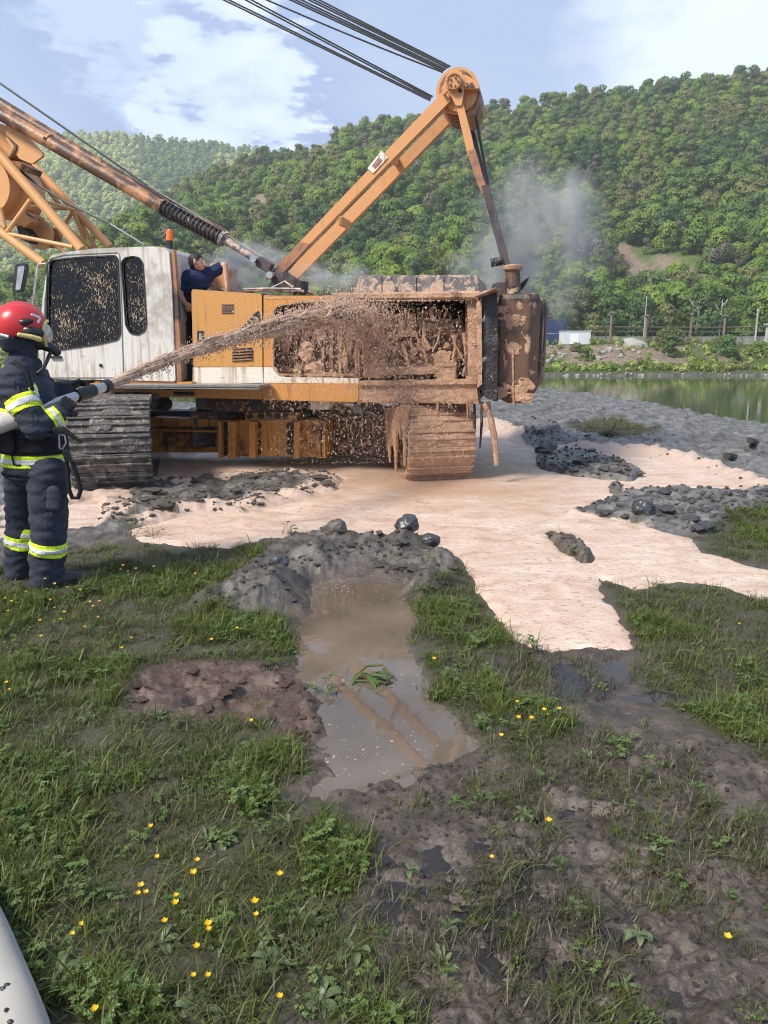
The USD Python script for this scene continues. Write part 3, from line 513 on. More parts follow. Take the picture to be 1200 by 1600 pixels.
dirt = np.maximum(scarp_mask(x, z) * (y > 160), ss(0.52, 0.62, meshkit.fbm(P3(x, y, 0.10, 8), 3, 48) + 0.22 * ss(20, 4, x - 34) * ss(28, 36, x)) * ss(129, 133, y) * ss(147, 143, y) * 0.9)
shore = ss(121, 122.5, y) * ss(124.4, 123.6, y)
mesh('wooded_hill', tm(v, f), ML['hill_soil'], kind='structure', smooth=True, masks={'mask': np.stack([gmask, dirt, shore], -1)}, label='steep wooded hillside across the river with bare earth scarps')
v, f = strip(np.arange(-60, 25, 0.6), np.concatenate([np.arange(480, 1010, 14), [1060, 1150, 1300]]), far_z)
mesh('distant_hill', tm(v, f), ML['hill_soil'], kind='structure', smooth=True, masks={'mask': np.repeat([[0.8, 0, 0]], len(v), 0)}, label='paler sunlit wooded hill far behind on the left')

NORMALS = {}
def leaf_normals(o, m):
    k = NORMALS.get(len(m.vertices), {}).get(np.asarray(m.vertices)[0].tobytes())
    if k is not None:
        g = UsdGeom.Mesh(o); g.CreateNormalsAttr(Vt.Vec3fArray.FromNumpy(k.astype(np.float32))); g.SetNormalsInterpolation('vertex')
# tree crowns: leaf clumps through a lobed volume
def crown(seed, h, rx, n, leaf, lobes=9, base=0.25, sparse=0.0):
    r = np.random.default_rng(seed); vs = []
    cs = []
    for k in range(lobes):
        a = r.uniform(0, 2 * PI); t = r.uniform(0, 1); zz = h * (base + (0.86 - base) * t); rr = rx * (0.62 if t < 0.7 else 0.35) * r.uniform(0.3, 1.0)
        cs.append((rr * math.cos(a), rr * math.sin(a), zz, rx * r.uniform(0.36, 0.6) * (1.0 if t < 0.75 else 0.8)))
    cs.append((0, 0, h * 0.8, rx * 0.5)); cs = np.array(cs)
    k = r.integers(0, len(cs), n); d = r.normal(size=(n, 3)); d /= np.linalg.norm(d, axis=1, keepdims=True); d[:, 2] = np.where(r.random(n) < 0.7, np.abs(d[:, 2]), d[:, 2])
    rad = cs[k, 3] * (1 - 0.55 * r.random(n) ** 2.2)
    p = cs[k, :3] + d * rad[:, None] * [1, 1, 0.85]
    nrm = d + r.normal(size=(n, 3)) * 0.55; nrm /= np.linalg.norm(nrm, axis=1, keepdims=True)
    t = np.cross(nrm, r.normal(size=(n, 3))); t /= np.linalg.norm(t, axis=1, keepdims=True); b = np.cross(nrm, t)
    s = leaf * r.uniform(0.55, 1.25, n)[:, None]
    v = np.stack([p - t * s, p - b * s * 0.7, p + t * s + nrm * s * 0.3, p + b * s * 0.7], 1).reshape(-1, 3)
    q = np.arange(n)[:, None] * 4
    t_ = tm(v, np.vstack([q + [0, 1, 2], q + [0, 2, 3]])); c_ = p - np.array([0, 0, h * 0.45]); c_ /= np.linalg.norm(c_, axis=1, keepdims=True)
    nn = 0.5 * nrm + 0.45 * d + 0.35 * c_; nn /= np.linalg.norm(nn, axis=1, keepdims=True); NORMALS[len(v)] = NORMALS.get(len(v), {}); NORMALS[len(v)][v[0].tobytes()] = np.repeat(nn, 4, 0)
    return t_
def trunk(seed, h, r0, limbs=5, top=0.75):
    r = np.random.default_rng(seed); ms = [tube([(0, 0, -1.0), (0.1 * r.normal(), 0.1 * r.normal(), h * 0.3), (0.25 * r.normal(), .25 * r.normal(), h * top)], [r0, r0 * 0.8, r0 * 0.25], 6)]
    for k in range(limbs):
        a = r.uniform(0, 2 * PI); z0 = h * r.uniform(0.25, top * 0.9); L_ = h * r.uniform(0.15, 0.33)
        ms.append(tube([(0, 0, z0), (math.cos(a) * L_ * 0.5, math.sin(a) * L_ * 0.5, z0 + L_ * 0.35), (math.cos(a) * L_, math.sin(a) * L_, z0 + L_)], [r0 * 0.4, r0 * 0.28, r0 * 0.1], 5))
    return cat_mesh(ms)
KINDS = [('leaf_bright', 'bright spring green'), ('leaf_mid', 'mid green'), ('leaf_dark', 'dark green'), ('leaf_olive', 'olive green'), ('leaf_bare', 'half bare brownish')]
protos = []
for k, (mn, desc) in enumerate(KINDS):
    for q in range(2):
        sd_ = 100 + 10 * k + q
        if mn == 'leaf_bare': protos.append((crown(sd_, 8.5, 3.2, 750, 0.26, 9, 0.25), trunk(sd_, 8.5, 0.16, 9, 0.95), ML[mn], desc))
        else: protos.append((crown(sd_, 8.5, 3.3 + 0.5 * q, 1900, 0.34, 13, 0.08), trunk(sd_, 8.5, 0.17, 4), ML[mn], desc))
rg = np.random.default_rng(5)
def grid_pts(y0, y1, step, az):
    Y, X = np.meshgrid(np.arange(y0, y1, step), np.arange(-math.tan(az) * y1, math.tan(az) * y1, step), indexing='ij')
    X = X + rg.uniform(-.48, .48, X.shape) * step; Y = Y + rg.uniform(-.48, .48, Y.shape) * step
    k = np.abs(np.arctan2(X, Y)) < az; return X[k], Y[k]
X, Y = grid_pts(166, 440, 4.5, math.radians(33))
k = (Y < ridge_y(np.arctan2(X, Y)) + 14); X, Y = X[k], Y[k]; Z = hill_z(X, Y)
k = (scarp_mask(X, Z) < 0.3) & (scarp_mask(X, Z + 3.5) < 0.4) & ~((Y < 176) & (X > 8) & (X < 34)); X, Y, Z = X[k], Y[k], Z[k]
patch = meshkit.fbm(P3(X, Y, 0.02, 4), 4, 51); patch2 = meshkit.fbm(P3(X, Y, 0.03, 9), 3, 52)
rnd = rg.random(len(X))
kind = np.where(rnd < 0.62, np.where(patch > 0.53, 0, np.where(patch > 0.44, 1, 2)), rg.choice([0, 1, 1, 2, 3], len(X)))
kind = np.where((patch2 > 0.63) & (rnd < 0.4), 4, np.where((patch2 < 0.40) & (rnd < 0.4), 3, kind)); kind = np.where(rnd > 0.985, 4, kind)
idx = kind * 2 + rg.integers(0, 2, len(X)); sc = rg.uniform(0.5, 1.3, len(X)) * (0.8 + 0.5 * patch2) * np.where(kind == 4, 0.9, 1.0); yaw = rg.uniform(0, 2 * PI, len(X))
Z = Z - 1.0
inview = (np.abs(np.arctan2(X, Y)) < math.radians(27)) & (X > -1.0 * Y * math.tan(math.radians(27)))
order = np.argsort(np.where(inview & (X > -65), Y, 1e6))[:300]
single = np.zeros(len(X), bool); single[order] = True
firsts = {}
for q in order:
    p = idx[q]; loc, rz, s = (X[q], Y[q], Z[q]), math.degrees(yaw[q]), sc[q]
    lab = f'{protos[p][3]} tree at the foot of the wooded hillside behind the far bank'
    if p not in firsts:
        t = thing('hillside_tree', lab, 'tree', loc, rz, f'{protos[p][3]} trees at the foot of the hillside', s)
        leaf_normals(mesh('crown', protos[p][0], protos[p][2], t, smooth=False), protos[p][0]); mesh('trunk', protos[p][1], ML['bark'], t)
        firsts[p] = t
    else: copy(firsts[p], loc, rz, s)
rest = ~single
sparse_protos = [(p[0], p[2]) for p in protos]
scatter('forest', sparse_protos, np.stack([X, Y, Z], -1)[rest], idx[rest], yaw[rest], sc[rest], 'dense spring green forest covering the hillside across the river', 'forest')
X, Y = grid_pts(500, 1012, 8.0, math.radians(33)); k = (np.arctan2(X, Y) < math.radians(2)); X, Y = X[k], Y[k]; Z = far_z(X, Y) - 1.5
pt = meshkit.fbm(P3(X, Y, 0.009, 4), 4, 53); fk = np.where(pt + rg.uniform(-.12, .12, len(X)) > 0.46, 0, np.where(pt > 0.38, 1, 2))
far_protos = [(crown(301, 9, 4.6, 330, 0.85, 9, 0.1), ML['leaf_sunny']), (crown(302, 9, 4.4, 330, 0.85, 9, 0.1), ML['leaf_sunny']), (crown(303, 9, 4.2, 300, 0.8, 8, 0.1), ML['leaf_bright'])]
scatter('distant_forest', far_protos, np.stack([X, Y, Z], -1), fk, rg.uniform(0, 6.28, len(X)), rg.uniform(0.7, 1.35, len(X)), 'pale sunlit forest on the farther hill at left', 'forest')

# far bank: tank, cabin, fence, poles, pipe, heap, stones, shrubs
FY = 150.0
def bank_pt(px, Y): return at_y(px, 540, Y)[0]
tank = thing('storage_tank', 'dark blue cylindrical tank beside the white cabin on the far bank', 'tank', (at_y(858, 500, 152)[0], 152, 1.2))
tr = 3.3; th = at_y(858, 500, 152)[2] - 1.2
mesh('wall', disc((0, 0, th / 2), (0, 0, 1), tr, th, 40), ML['tank_blue'], tank); mesh('rim', disc((0, 0, th), (0, 0, 1), tr + .05, 0.12, 40, tr - .1), ML['tank_blue'], tank)
mesh('band', disc((0, 0, th * 0.46), (0, 0, 1), tr + .03, 0.1, 40, tr - .02), ML['pole_grey'], tank, smooth=False)
cx0, cx1 = at_y(877, 530, 147)[0], at_y(923, 530, 147)[0]; ctop = at_y(900, 518, 147)[2]; cb = 1.25
cabn = thing('site_cabin', 'small white flat-roofed site cabin with a pale door on the far bank', 'cabin', ((cx0 + cx1) / 2, 147, cb))
w = cx1 - cx0; h = ctop - cb
mesh('wall', box(-w / 2, w / 2, 0, 3, 0, h, .05), ML['cabin_white'], cabn); mesh('roof', box(-w / 2 - .1, w / 2 + .1, -.1, 3.1, h, h + .12, .03), ML['cabin_white'], cabn)
dx0, dx1 = at_y(891, 530, 147)[0] - (cx0 + cx1) / 2, at_y(904, 530, 147)[0] - (cx0 + cx1) / 2
mesh('door', box(dx0, dx1, -0.05, -0.004, 0.12, h * 0.8, .01), ML['cabin_door'], cabn)
for k in range(8): mesh('wall_rib', box(-w / 2 + w * (k + .5) / 8 - .02, -w / 2 + w * (k + .5) / 8 + .02, -.03, -.003, h * .84, h - .03, .005), ML['cabin_white'], cabn)
fen = thing('concrete_fence', 'low grey concrete panel fence along the top of the far bank', 'fence', (0, FY, 1.25))
xs = np.arange(at_y(925, 530, FY)[0], at_y(1290, 530, FY)[0], 2.6); fh = at_y(1000, 525.5, FY)[2] - 1.25
for k, x0 in enumerate(xs):
    jz = 0.05 * math.sin(k * 2.3)
    mesh('post', box(x0 - .1, x0 + .1, -.12, .12, -.6, fh + .12 + jz, .02), ML['pole_rust'] if k % 3 else ML['concrete'], fen)
    mesh('panel', box(x0 + .11, x0 + 2.48, -.05, .05, -.6, fh + jz, .02), ML['concrete'], fen)
POLES = [(953, 486, 537, 'rust', .26, 'short rust brown pipe support nearest the white cabin'), (1008, 491, 531, 'rust', .3, 'rust brown pipe support just left of the tall thin mast'), (1078, 489, 531, 'rust', .2, 'thin pipe support beside the round bush on the fence'), (1130, 491, 531, 'rust', .26, 'rust brown pipe support right of the dead white tree'),
         (1180, 486, 531, 'grey', .2, 'slim grey lamp post at the right end of the fence'), (1197, 505, 537, 'pale', .4, 'stout pale post at the right edge of the far bank')]
for px, t_, b_, kd, r_, lab in POLES:
    p = at_y(px, b_, 149); zt = at_y(px, t_, 149)[2]
    t = thing('pipe_support' if kd == 'rust' else 'lamp_post' if kd == 'grey' else 'marker_post', lab, 'post', (p[0], 149, 0.9))
    mesh('post', tube([(0, 0, 0), (0, 0, zt - 0.9)], [r_, r_ * .8], 8), ML['pole_rust' if kd == 'rust' else 'pole_grey'], t)
    mesh('cap', sphere((0, 0, zt - 0.9), (r_ * 1.3, r_ * 1.3, .35)) if kd == 'grey' else box(-r_ * 1.5, r_ * 1.5, -r_ * 1.5, r_ * 1.5, zt - 1.3, zt - 1.0, .02), ML['pole_grey' if kd != 'rust' else 'pole_rust'], t)
p = at_y(1005, 530, 151); t = thing('mast', 'tall thin grey mast standing behind the concrete fence', 'mast', (p[0], 151, 0.9))
mesh('pole', tube([(0, 0, 0), (.15, 0, at_y(1010, 470, 151)[2])], [.14, .08], 6), ML['pole_grey'], t); mesh('foot', box(-.25, .25, -.25, .25, 0, .7), ML['concrete'], t)
p0, p1 = at_y(925, 511, 149.5), at_y(1300, 510, 149.5)
pipe = thing('overhead_pipe', 'long thin rusty pipe carried on posts above the far fence', 'pipe', (0, 0, 0))
mesh('pipe', tube([p0, (p0 + p1) / 2 + [0, 0, -.1], p1], .09, 6), ML['pole_rust'], pipe); mesh('lower_pipe', tube([p0 - [0, 0, .9], p1 - [0, 0, .9]], .05, 5), ML['pole_rust'], pipe)
p = at_y(985, 541, 146); mesh('gravel_heap', lump((p[0], 146, 0.6), (3.3, 2.4, 1.75), 61, .25, 3), ML['gravel'], label='pale gravel heap in front of the grey fence on the far bank', cat='gravel heap', smooth=True)
rs = np.random.default_rng(9); stone = thing('bank_stone', 'pale stone lying on the rubble slope of the far bank', 'stone', (0, 0, 0), 0, 'pale stones on the far bank')
mesh('block', lump((0, 0, 0), (1, .8, .6), 3, .6, 1), ML['bank_stone'], stone, smooth=False)
first = True
for k in range(70):
    if k < 46: px = 850 + 150 * rs.random() ** 1.6; Y_ = rs.uniform(131, 146)
    else: px = rs.uniform(850, 1210); Y_ = rs.uniform(122.3, 123.6)
    x_ = at_y(px, 560, Y_)[0]; s = rs.uniform(.22, .7) if k < 46 else rs.uniform(.2, .4); loc = (x_, Y_, float(hill_z(np.array([x_]), np.array([Y_]))[0]) + .1)
    if first:
        stone.GetAttribute('xformOp:translate').Set(Gf.Vec3d(*loc)); stone.GetAttribute('xformOp:scale').Set(Gf.Vec3f(s)); first = False
    else: copy(stone, loc, rs.uniform(0, 360), s * rs.uniform(.7, 1.3, 3), None if k < 46 else 'pale stone at the waterline of the far bank', None if k < 46 else 'stones at the far waterline')
def shrub(px, base_py, Y_, h, rx, mn, lab, n=700, leaf=.16, sd_=1):
    x_ = at_y(px, base_py, Y_)[0]; zz = float(hill_z(np.array([x_]), np.array([Y_]))[0])
    t = thing('shrub', lab, 'shrub', (x_, Y_, zz - .2)); mesh('foliage', crown(sd_, h, rx, n, leaf, 9, 0.1), ML[mn], t, smooth=False); mesh('stem', trunk(sd_, h, .08, 4), ML['bark'], t)
shrub(1047, 528, 147.5, 3.0, 3.2, 'leaf_olive', 'round olive bush leaning over the concrete fence', 1400, .26, 71)
shrub(1045, 560, 138, 4.2, 1.7, 'leaf_dark', 'upright dark bush on the middle of the far bank slope', 900, .24, 72)
shrub(1135, 565, 136, 3.6, 2.7, 'leaf_dark', 'wide dark green bush low on the far bank at right', 1300, .25, 73)
shrub(1185, 560, 137, 2.4, 2.6, 'leaf_mid', 'low spreading bush at the right edge of the far bank', 1000, .24, 74)
shrub(915, 558, 136, 2.6, 1.6, 'leaf_mid', 'slender green bush growing in the pale rubble slope', 700, .22, 75)
shrub(900, 552, 140, 1.6, 1.8, 'leaf_olive', 'low olive bush beside the slender bush on the rubble', 600, .2, 76)
for px, b_, t_, sd_, lab in ((1086, 530, 470, 81, 'bare white dead tree with forked crown behind the fence'), (1124, 505, 468, 82, 'smaller bare white dead tree higher behind the fence')):
    p = at_y(px, b_, 164); H = at_y(px, t_, 164)[2] - 1.2; r = np.random.default_rng(sd_)
    t = thing('dead_tree', lab, 'dead tree', (p[0], 164, 1.2 if sd_ == 81 else 3.0)); H = H if sd_ == 81 else H - 1.8
    mesh('trunk', tube([(0, 0, -1), (.1, 0, H * .4), (.3, 0, H * .75), (.2, 0, H)], [.3, .24, .15, .06], 7), ML['dead_wood'], t)
    for k in range(9):
        z0 = H * r.uniform(.3, .85); s_ = r.choice([-1, 1]); l = H * r.uniform(.15, .3)
        mesh('branch', tube([(.2, 0, z0), (.2 + s_ * l * .55, r.normal() * .4, z0 + l * .45), (.2 + s_ * l * .75, r.normal() * .4, z0 + l)], [.11, .08, .03], 5), ML['dead_wood'], t)
# tufts on the far bank
rs = np.random.default_rng(12); n = 2600; X = rs.uniform(-95, 95, n); Y = rs.choice([0, 1], n, p=[.35, .65]) * rs.uniform(0, 22, n) + rs.uniform(124.6, 130, n); Z = hill_z(X, Y)
keep = ~((meshkit.fbm(P3(X, Y, 0.10, 8), 3, 48) + 0.22 * ss(20, 4, X - 34) * ss(28, 36, X) > 0.58) & (Y > 131) & (rs.random(n) < .85)); X, Y, Z = X[keep], Y[keep], Z[keep]
scatter('bank_vegetation', [(crown(91, .7, .8, 130, .14, 5, 0), ML['leaf_sunny']), (crown(92, .9, .9, 130, .15, 5, 0), ML['leaf_bright']), (crown(93, .9, .7, 120, .15, 5, 0), ML['leaf_olive'])], np.stack([X, Y, Z - .1], -1), rs.integers(0, 3, len(X)), rs.uniform(0, 6.28, len(X)), rs.uniform(.5, 1.25, len(X)), 'low grass and weeds covering the far bank', 'ground cover')

# ------------------------------------------------------------------ the burnt crawler crane
crane = thing('crawler_crane', 'burnt orange crawler crane with white cab standing in foam', 'crane', UO, math.degrees(UYAW))
def part(name, m, mt, parent=None, label=None, smooth=35): return mesh(name, m, ML[mt], parent if parent is not None else crane, label=label, smooth=smooth)
def to_local(p):
    p = np.asarray(p, float); q = p - UO; return np.array([q @ EU, q @ EW, p[2]])
# undercarriage: two tracks at an angle to the upper works
TB = math.radians(14.5); TD = np.array([math.sin(TB), -math.cos(TB), 0]); TL = np.array([math.cos(TB), math.sin(TB), 0])
td = np.array([TD @ EU, TD @ EW, 0]); tl = np.array([TL @ EU, TL @ EW, 0])
RT, TLEN, PITCH_S = 0.47, 4.3, 0.205
def make_track(front_px, y_idler, mt, amp, sink, wid, lab):
    c = to_local(at_y(front_px, 700, y_idler)); c[2] = RT + 0.035 - sink
    per = 2 * TLEN + 2 * PI * RT; n = int(per / PITCH_S); pt = per / n
    tr_ = part('track_frame', [], 'dark_inside') if False else None
    fr = cat_mesh([rough(bar(c - td * 0.1 - [0, 0, 0.02], c - td * (TLEN - .1) - [0, 0, 0.02], 0.5, 0.42), .15, .01, 6)])
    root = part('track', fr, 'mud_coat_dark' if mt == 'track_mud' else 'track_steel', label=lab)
    for k, s in ((0, 0.0), (1, TLEN)):
        part('idler_wheel' if k == 0 else 'drive_sprocket', disc(c - td * s, tl, RT - 0.03, 0.34, 30), mt, root)
    for k in range(7): part('roller', disc(c - td * (0.55 + k * 0.53) - [0, 0, RT - .13], tl, 0.11, 0.4, 14), mt, root)
    lay = []
    for k in range(n):
        s = k * pt
        if s < TLEN: o, tn, nn = c - td * (TLEN - s) + [0, 0, RT], td, np.array([0, 0, 1.])       # top run, going forward
        elif s < TLEN + PI * RT:
            a = (s - TLEN) / RT; nn = td * math.sin(a) + np.array([0, 0, math.cos(a)]); tn = td * math.cos(a) - np.array([0, 0, math.sin(a)]); o = c + nn * RT
        elif s < 2 * TLEN + PI * RT: o, tn, nn = c - td * (s - TLEN - PI * RT) - [0, 0, RT], -td, np.array([0, 0, -1.])
        else:
            a = (s - 2 * TLEN - PI * RT) / RT; nn = -td * math.sin(a) - np.array([0, 0, math.cos(a)]); tn = -td * math.cos(a) + np.array([0, 0, math.sin(a)]); o = c - td * TLEN + nn * RT
        front = s > TLEN * 0.6 and s < TLEN + PI * RT + 0.6
        ms = [box(-pt * .49, pt * .49, -wid / 2, wid / 2, 0, .032, .006)] + [box(q - .012, q + .012, -wid / 2, wid / 2, .03, .062, .005) for q in (-pt * .36, pt * .05)]
        ms = cat_mesh(ms)
        if front: ms = rough(cat_mesh([ms] + ([lump((0, rs.uniform(-.22, .22), .03), (.08, rs.uniform(.08, .16), .024), k, .4, 2) for _ in range(2)])), .04, amp, 14, k)
        if mt == 'track_mud' and s > TLEN * .5 and s < TLEN + PI * RT: lay.append((o + nn * .054, nn))
        M = np.eye(4); M[:3, 0], M[:3, 1], M[:3, 2], M[:3, 3] = tn, tl, nn, o
        if np.linalg.det(M[:3, :3]) < 0: M[:3, 1] *= -1
        ms.apply_transform(M); part('shoe', ms, mt, root)
    if lay:
        g = [np.array([p - q * .05 * (1 if e in (0, 24) else 0) + tl * ((e - 12) / 24 * (wid + .02)) for e in range(25)]) for p, q in lay]
        f = [(i * 25 + e, i * 25 + e + 1, i * 25 + e + 26) for i in range(len(g) - 1) for e in range(24)] + [(i * 25 + e, i * 25 + e + 26, i * 25 + e + 25) for i in range(len(g) - 1) for e in range(24)]
        part('mud_layer', rough(tm(np.vstack(g), f), .05, .014, 7, 3), mt, root)
    return c, root
rs = np.random.default_rng(31)
cL, trackL = make_track(178, 8.78, 'track_steel', .011, 0.02, .86, 'grey mud caked crawler track')
cR, trackR = make_track(672, 9.62, 'track_mud', .009, 0.06, .84, 'foam coated crawler track')
# mud hanging over the inner edge of the right track
for k in range(9):
    o = cR - tl * 0.45 + td * (0.42 - 0.1 * k) + [0, 0, RT * (0.95 - .02 * k)]; ln = rs.uniform(.25, .8)
    part('mud_drip', rough(tube([o + tl * .05, o, o - [0, 0, ln * .5], o - [0, 0, ln]], [.05, .05, .035, .012], 7), .05, .012, 12, k), 'mud_coat', trackR)
# car body between the tracks, slewing ring, side beams
cc = (cL + cR) / 2 - td * (TLEN / 2)
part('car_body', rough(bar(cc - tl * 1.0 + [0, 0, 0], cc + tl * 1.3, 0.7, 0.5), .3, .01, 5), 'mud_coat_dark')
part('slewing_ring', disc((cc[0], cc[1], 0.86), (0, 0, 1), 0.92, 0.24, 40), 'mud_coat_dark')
part('turntable', disc((cc[0], cc[1], 0.99), (0, 0, 1), 0.75, 0.12, 40), 'dark_inside')
part('cross_beam', cat_mesh([plate([(236, 652), (348, 656), (348, 667), (236, 666)], .75, .6), plate([(236, 670), (348, 673), (348, 676), (236, 674)], .68, .1), plate([(238, 667), (348, 668), (348, 707), (238, 707)], .85, .45)]), 'yellow_under', label='orange beam beside the left track')
part('cross_beam', plate([(236, 641), (330, 643), (330, 654), (236, 653)], 1.1, .3), 'charred')
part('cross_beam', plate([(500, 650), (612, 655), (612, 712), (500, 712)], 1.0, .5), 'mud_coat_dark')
ped = part('jack_frame', rough(plate([(341, 657), (508, 656), (508, 714), (341, 712)], .62, .5), .12, .004, 9), 'yellow_under', label='orange welded frame with ribs hanging between the tracks')
part('rail', plate([(383, 645), (464, 644), (464, 656), (383, 657)], .66, .25), 'yellow_under', ped)
for x0, x1, t_ in ((356, 368, 1), (389, 399, 0), (459, 468, 0), (494, 501, 0), (341, 345, 0), (503, 508, 0)): part('rib', plate([(x0, 659), (x1, 659), (x1, 716), (x0, 716)], .47, .15), 'yellow_under', ped)
for x0 in (352, 402, 454):
    for yk in range(4): part('bolt', disc(U(x0, 665 + 13.5 * yk, .6), (0, 1, 0), .05, .06, 12), 'charred', ped)
for x0 in (390, 408, 421, 433, 445): part('bolt', disc(U(x0, 650, .64), (0, 1, 0), .036, .05, 12), 'charred', ped)
# upper frame
part('side_beam', cat_mesh([rough(plate([(408, 599), (560, 599), (560, 628), (412, 625)], -0.02, .3), .3, .003, 4)]), 'yellow_frame')
part('side_beam', rough(plate([(561, 599), (744, 597), (748, 631), (561, 628)], -0.03, .3), .06, .012, 7, 3), 'mud_coat', label='mud covered rear length of the side beam')
part('sill', rough(plate([(561, 596), (745, 593), (745, 600), (561, 602)], -0.07, .34), .05, .012, 9, 4), 'mud_coat')
part('side_beam', plate([(140, 609), (409, 604), (411, 624), (140, 618)], 0.0, .25), 'yellow_frame', label='front length of the side beam under the walkway')
part('deck', prism_z(Polygon([(U(150, 600)[0], .25), (U(748, 600)[0], .25), (U(748, 600)[0], 3.1), (U(410, 600)[0], 3.1), (U(300, 600)[0], 2.2), (U(150, 600)[0], 1.0)]), 0.98, 1.04), 'charred')
wk = part('walkway', plate([(150, 603.5), (408, 604.5), (404, 608.5), (150, 606.5)], -.42, .38), 'grate', label='narrow grated walkway along the machine')
u0, u1 = U(150, 603, -.42)[0], U(404, 604, -.42)[0]
for k in range(86):
    uu = u0 + (u1 - u0) * k / 85; zz = U(277, 604, -.42)[2] + (k / 85 - .5) * (U(404, 604.5, -.42)[2] - U(150, 603.5, -.42)[2])
    part('tread_bar', box(uu - .012, uu + .012, -.43, -.04, zz - .006, zz + .02, .003), 'grate', wk)
# cab
CW = -0.14
cab_out = [(66, 592), (60, 545), (66, 470), (75, 408), (80, 399), (100, 394), (150, 388), (240, 385), (258, 387), (264, 394), (268, 440), (274, 596)]
win1 = [(75, 412), (82, 407), (130, 402), (180, 400), (184, 404), (188, 520), (184, 530), (150, 538), (100, 545), (72, 548)]
win2 = [(190, 410), (196, 403), (208, 401), (218, 403), (223, 411), (229, 505), (226, 517), (216, 523), (204, 521), (197, 508)]
cab = part('cab', plate(cab_out, CW, .06, .03, [(win1, .05), (win2, .07)]), 'white_cab')
cp = UP(cab_out, CW, .03); cin = cp.buffer(-.05)
part('cab_shell', prism(cp.difference(cin), CW + .06, CW + .95), 'white_cab', cab)
part('far_wall', prism(cp.difference(UP(win1, CW).buffer(.02)), CW + .95, CW + 1.0), 'white_cab', cab)
mat('dark_glass', {'tc': ('texture_coordinate', {}), 'mp': ('mapping', {'scale': (95.0, 95.0, 34.0)}), 'n': ('noise_texture', {'scale': 1.0, 'detail': 3.0, 'roughness': 0.55}), 'n2': ('noise_texture', {'scale': 2.6, 'detail': 3.0}), 'ad': ('math', {'math_type': 'multiply_add', 'value2': 0.55}),
                   'r': ('map_range', {'range_type': 'smoothstep', 'from_min': 0.855, 'from_max': 0.93, 'clamp': True}), 'fr': ('fresnel', {'IOR': 1.5}), 't': ('transparent_bsdf', {'color': (0.10, 0.105, 0.11)}), 'g': ('glossy_bsdf', {'roughness': 0.03, 'color': (0.9, 0.9, 0.9)}), 'm': ('mix_closure', {}),
                   'd': ('diffuse_bsdf', {'color': (0.40, 0.31, 0.21)}), 'm2': ('mix_closure', {})},
    [('tc.object', 'mp.vector'), ('mp.vector', 'n.vector'), ('tc.object', 'n2.vector'), ('n2.fac', 'ad.value1'), ('n.fac', 'ad.value3'), ('ad.value', 'r.value'), ('fr.fac', 'm.fac'), ('t.BSDF', 'm.closure1'), ('g.BSDF', 'm.closure2'), ('m.closure', 'm2.closure1'), ('d.BSDF', 'm2.closure2'), ('r.result', 'm2.fac')], 'm2.closure')
w1 = part('door_window', plate([(74, 409), (184, 399), (190, 530), (150, 541), (70, 551)], CW + .03, .008, .05), 'dark_glass', cab, 'large dark mud spattered door window')
part('rubber_seal', prism(UP(win1, CW, .05).buffer(.012).difference(UP(win1, CW, .05).buffer(-.004)), CW - .012, CW + .02), 'black_rubber', cab)
part('rear_window', plate([(189, 406), (200, 400), (220, 400), (226, 412), (232, 510), (218, 527), (200, 526), (194, 510)], CW + .03, .008, .06), 'dark_glass', cab, 'narrow rounded dark rear window')
part('rubber_seal', prism(UP(win2, CW, .07).buffer(.01).difference(UP(win2, CW, .07).buffer(-.003)), CW - .01, CW + .02), 'black_rubber', cab)
d0 = UP([(68, 590), (70, 470), (78, 404), (100, 398), (187, 394), (190, 470), (193, 590)], CW, .04)
part('door_edge', prism(d0.buffer(.004).difference(d0.buffer(-.006)), CW - .008, CW + .01), 'grate', cab)
part('door_handle', plate([(78, 556), (94, 556), (94, 560), (78, 560)], CW - .03, .03), 'black_rubber', cab)
part('door_lock', disc(U(158, 571, CW), (0, 1, 0), .022, .03, 12), 'black_rubber', cab)
part('base_trim', plate([(66, 593), (300, 597), (300, 603), (66, 601)], CW + .02, .3), 'yellow_frame', cab)
part('seat', cat_mesh([box(-4.3, -3.85, CW + .25, CW + .75, 1.35, 1.5, .05), box(-3.9, -3.75, CW + .25, CW + .75, 1.45, 2.1, .05)]), 'dark_inside', cab)
part('rear_post', plate([(263, 394), (272, 391), (278, 470), (284, 596), (274, 598), (268, 440)], CW + .02, .06), 'half_burnt', cab); part('rear_wall', box(U(275, 500, CW + .5)[0] + .02, U(275, 500, CW + .5)[0] + .05, CW + .07, CW + .99, 1.05, 2.42), 'charred', cab)
part('roof_rim', plate([(262, 393), (300, 400), (306, 412), (264, 405)], CW + .75, .3), 'white_cab', cab)
mir = part('mirror', plate([(24, 413), (39, 411), (41, 418), (33, 456), (20, 458), (19, 448)], CW - .1, .06, .02), 'black_rubber', label='round cornered wing mirror in front of the cab')
part('glass', plate([(28, 417), (37, 415), (38, 419), (32, 452), (24, 454)], CW - .108, .006, .015), 'steel', mir)
part('arm', cat_mesh([tube([U(22, 458, CW), U(24, 470, CW), U(38, 480, CW), U(62, 476, CW)], .008, 6), tube([U(30, 412, CW), U(48, 409, CW), U(70, 414, CW)], .006, 6)]), 'black_rubber', mir)
part('grab_rail', tube([U(72, 412, CW), U(60, 413, CW), U(55, 440, CW), U(51, 480, CW), U(52, 500, CW)], .014, 8), 'white_cab', cab)
bc = part('beacon', tube([U(266, 398, .5), U(265, 376, .5)], [.03, .042], 10), 'black_rubber', label='amber beacon lamp behind the cab roof')
part('lens', tube([U(265, 376, .5), U(265, 371, .5), U(265, 361, .5), U(265, 358.5, .5)], [.047, .047, .042, .03], 14), 'beacon_orange', bc)
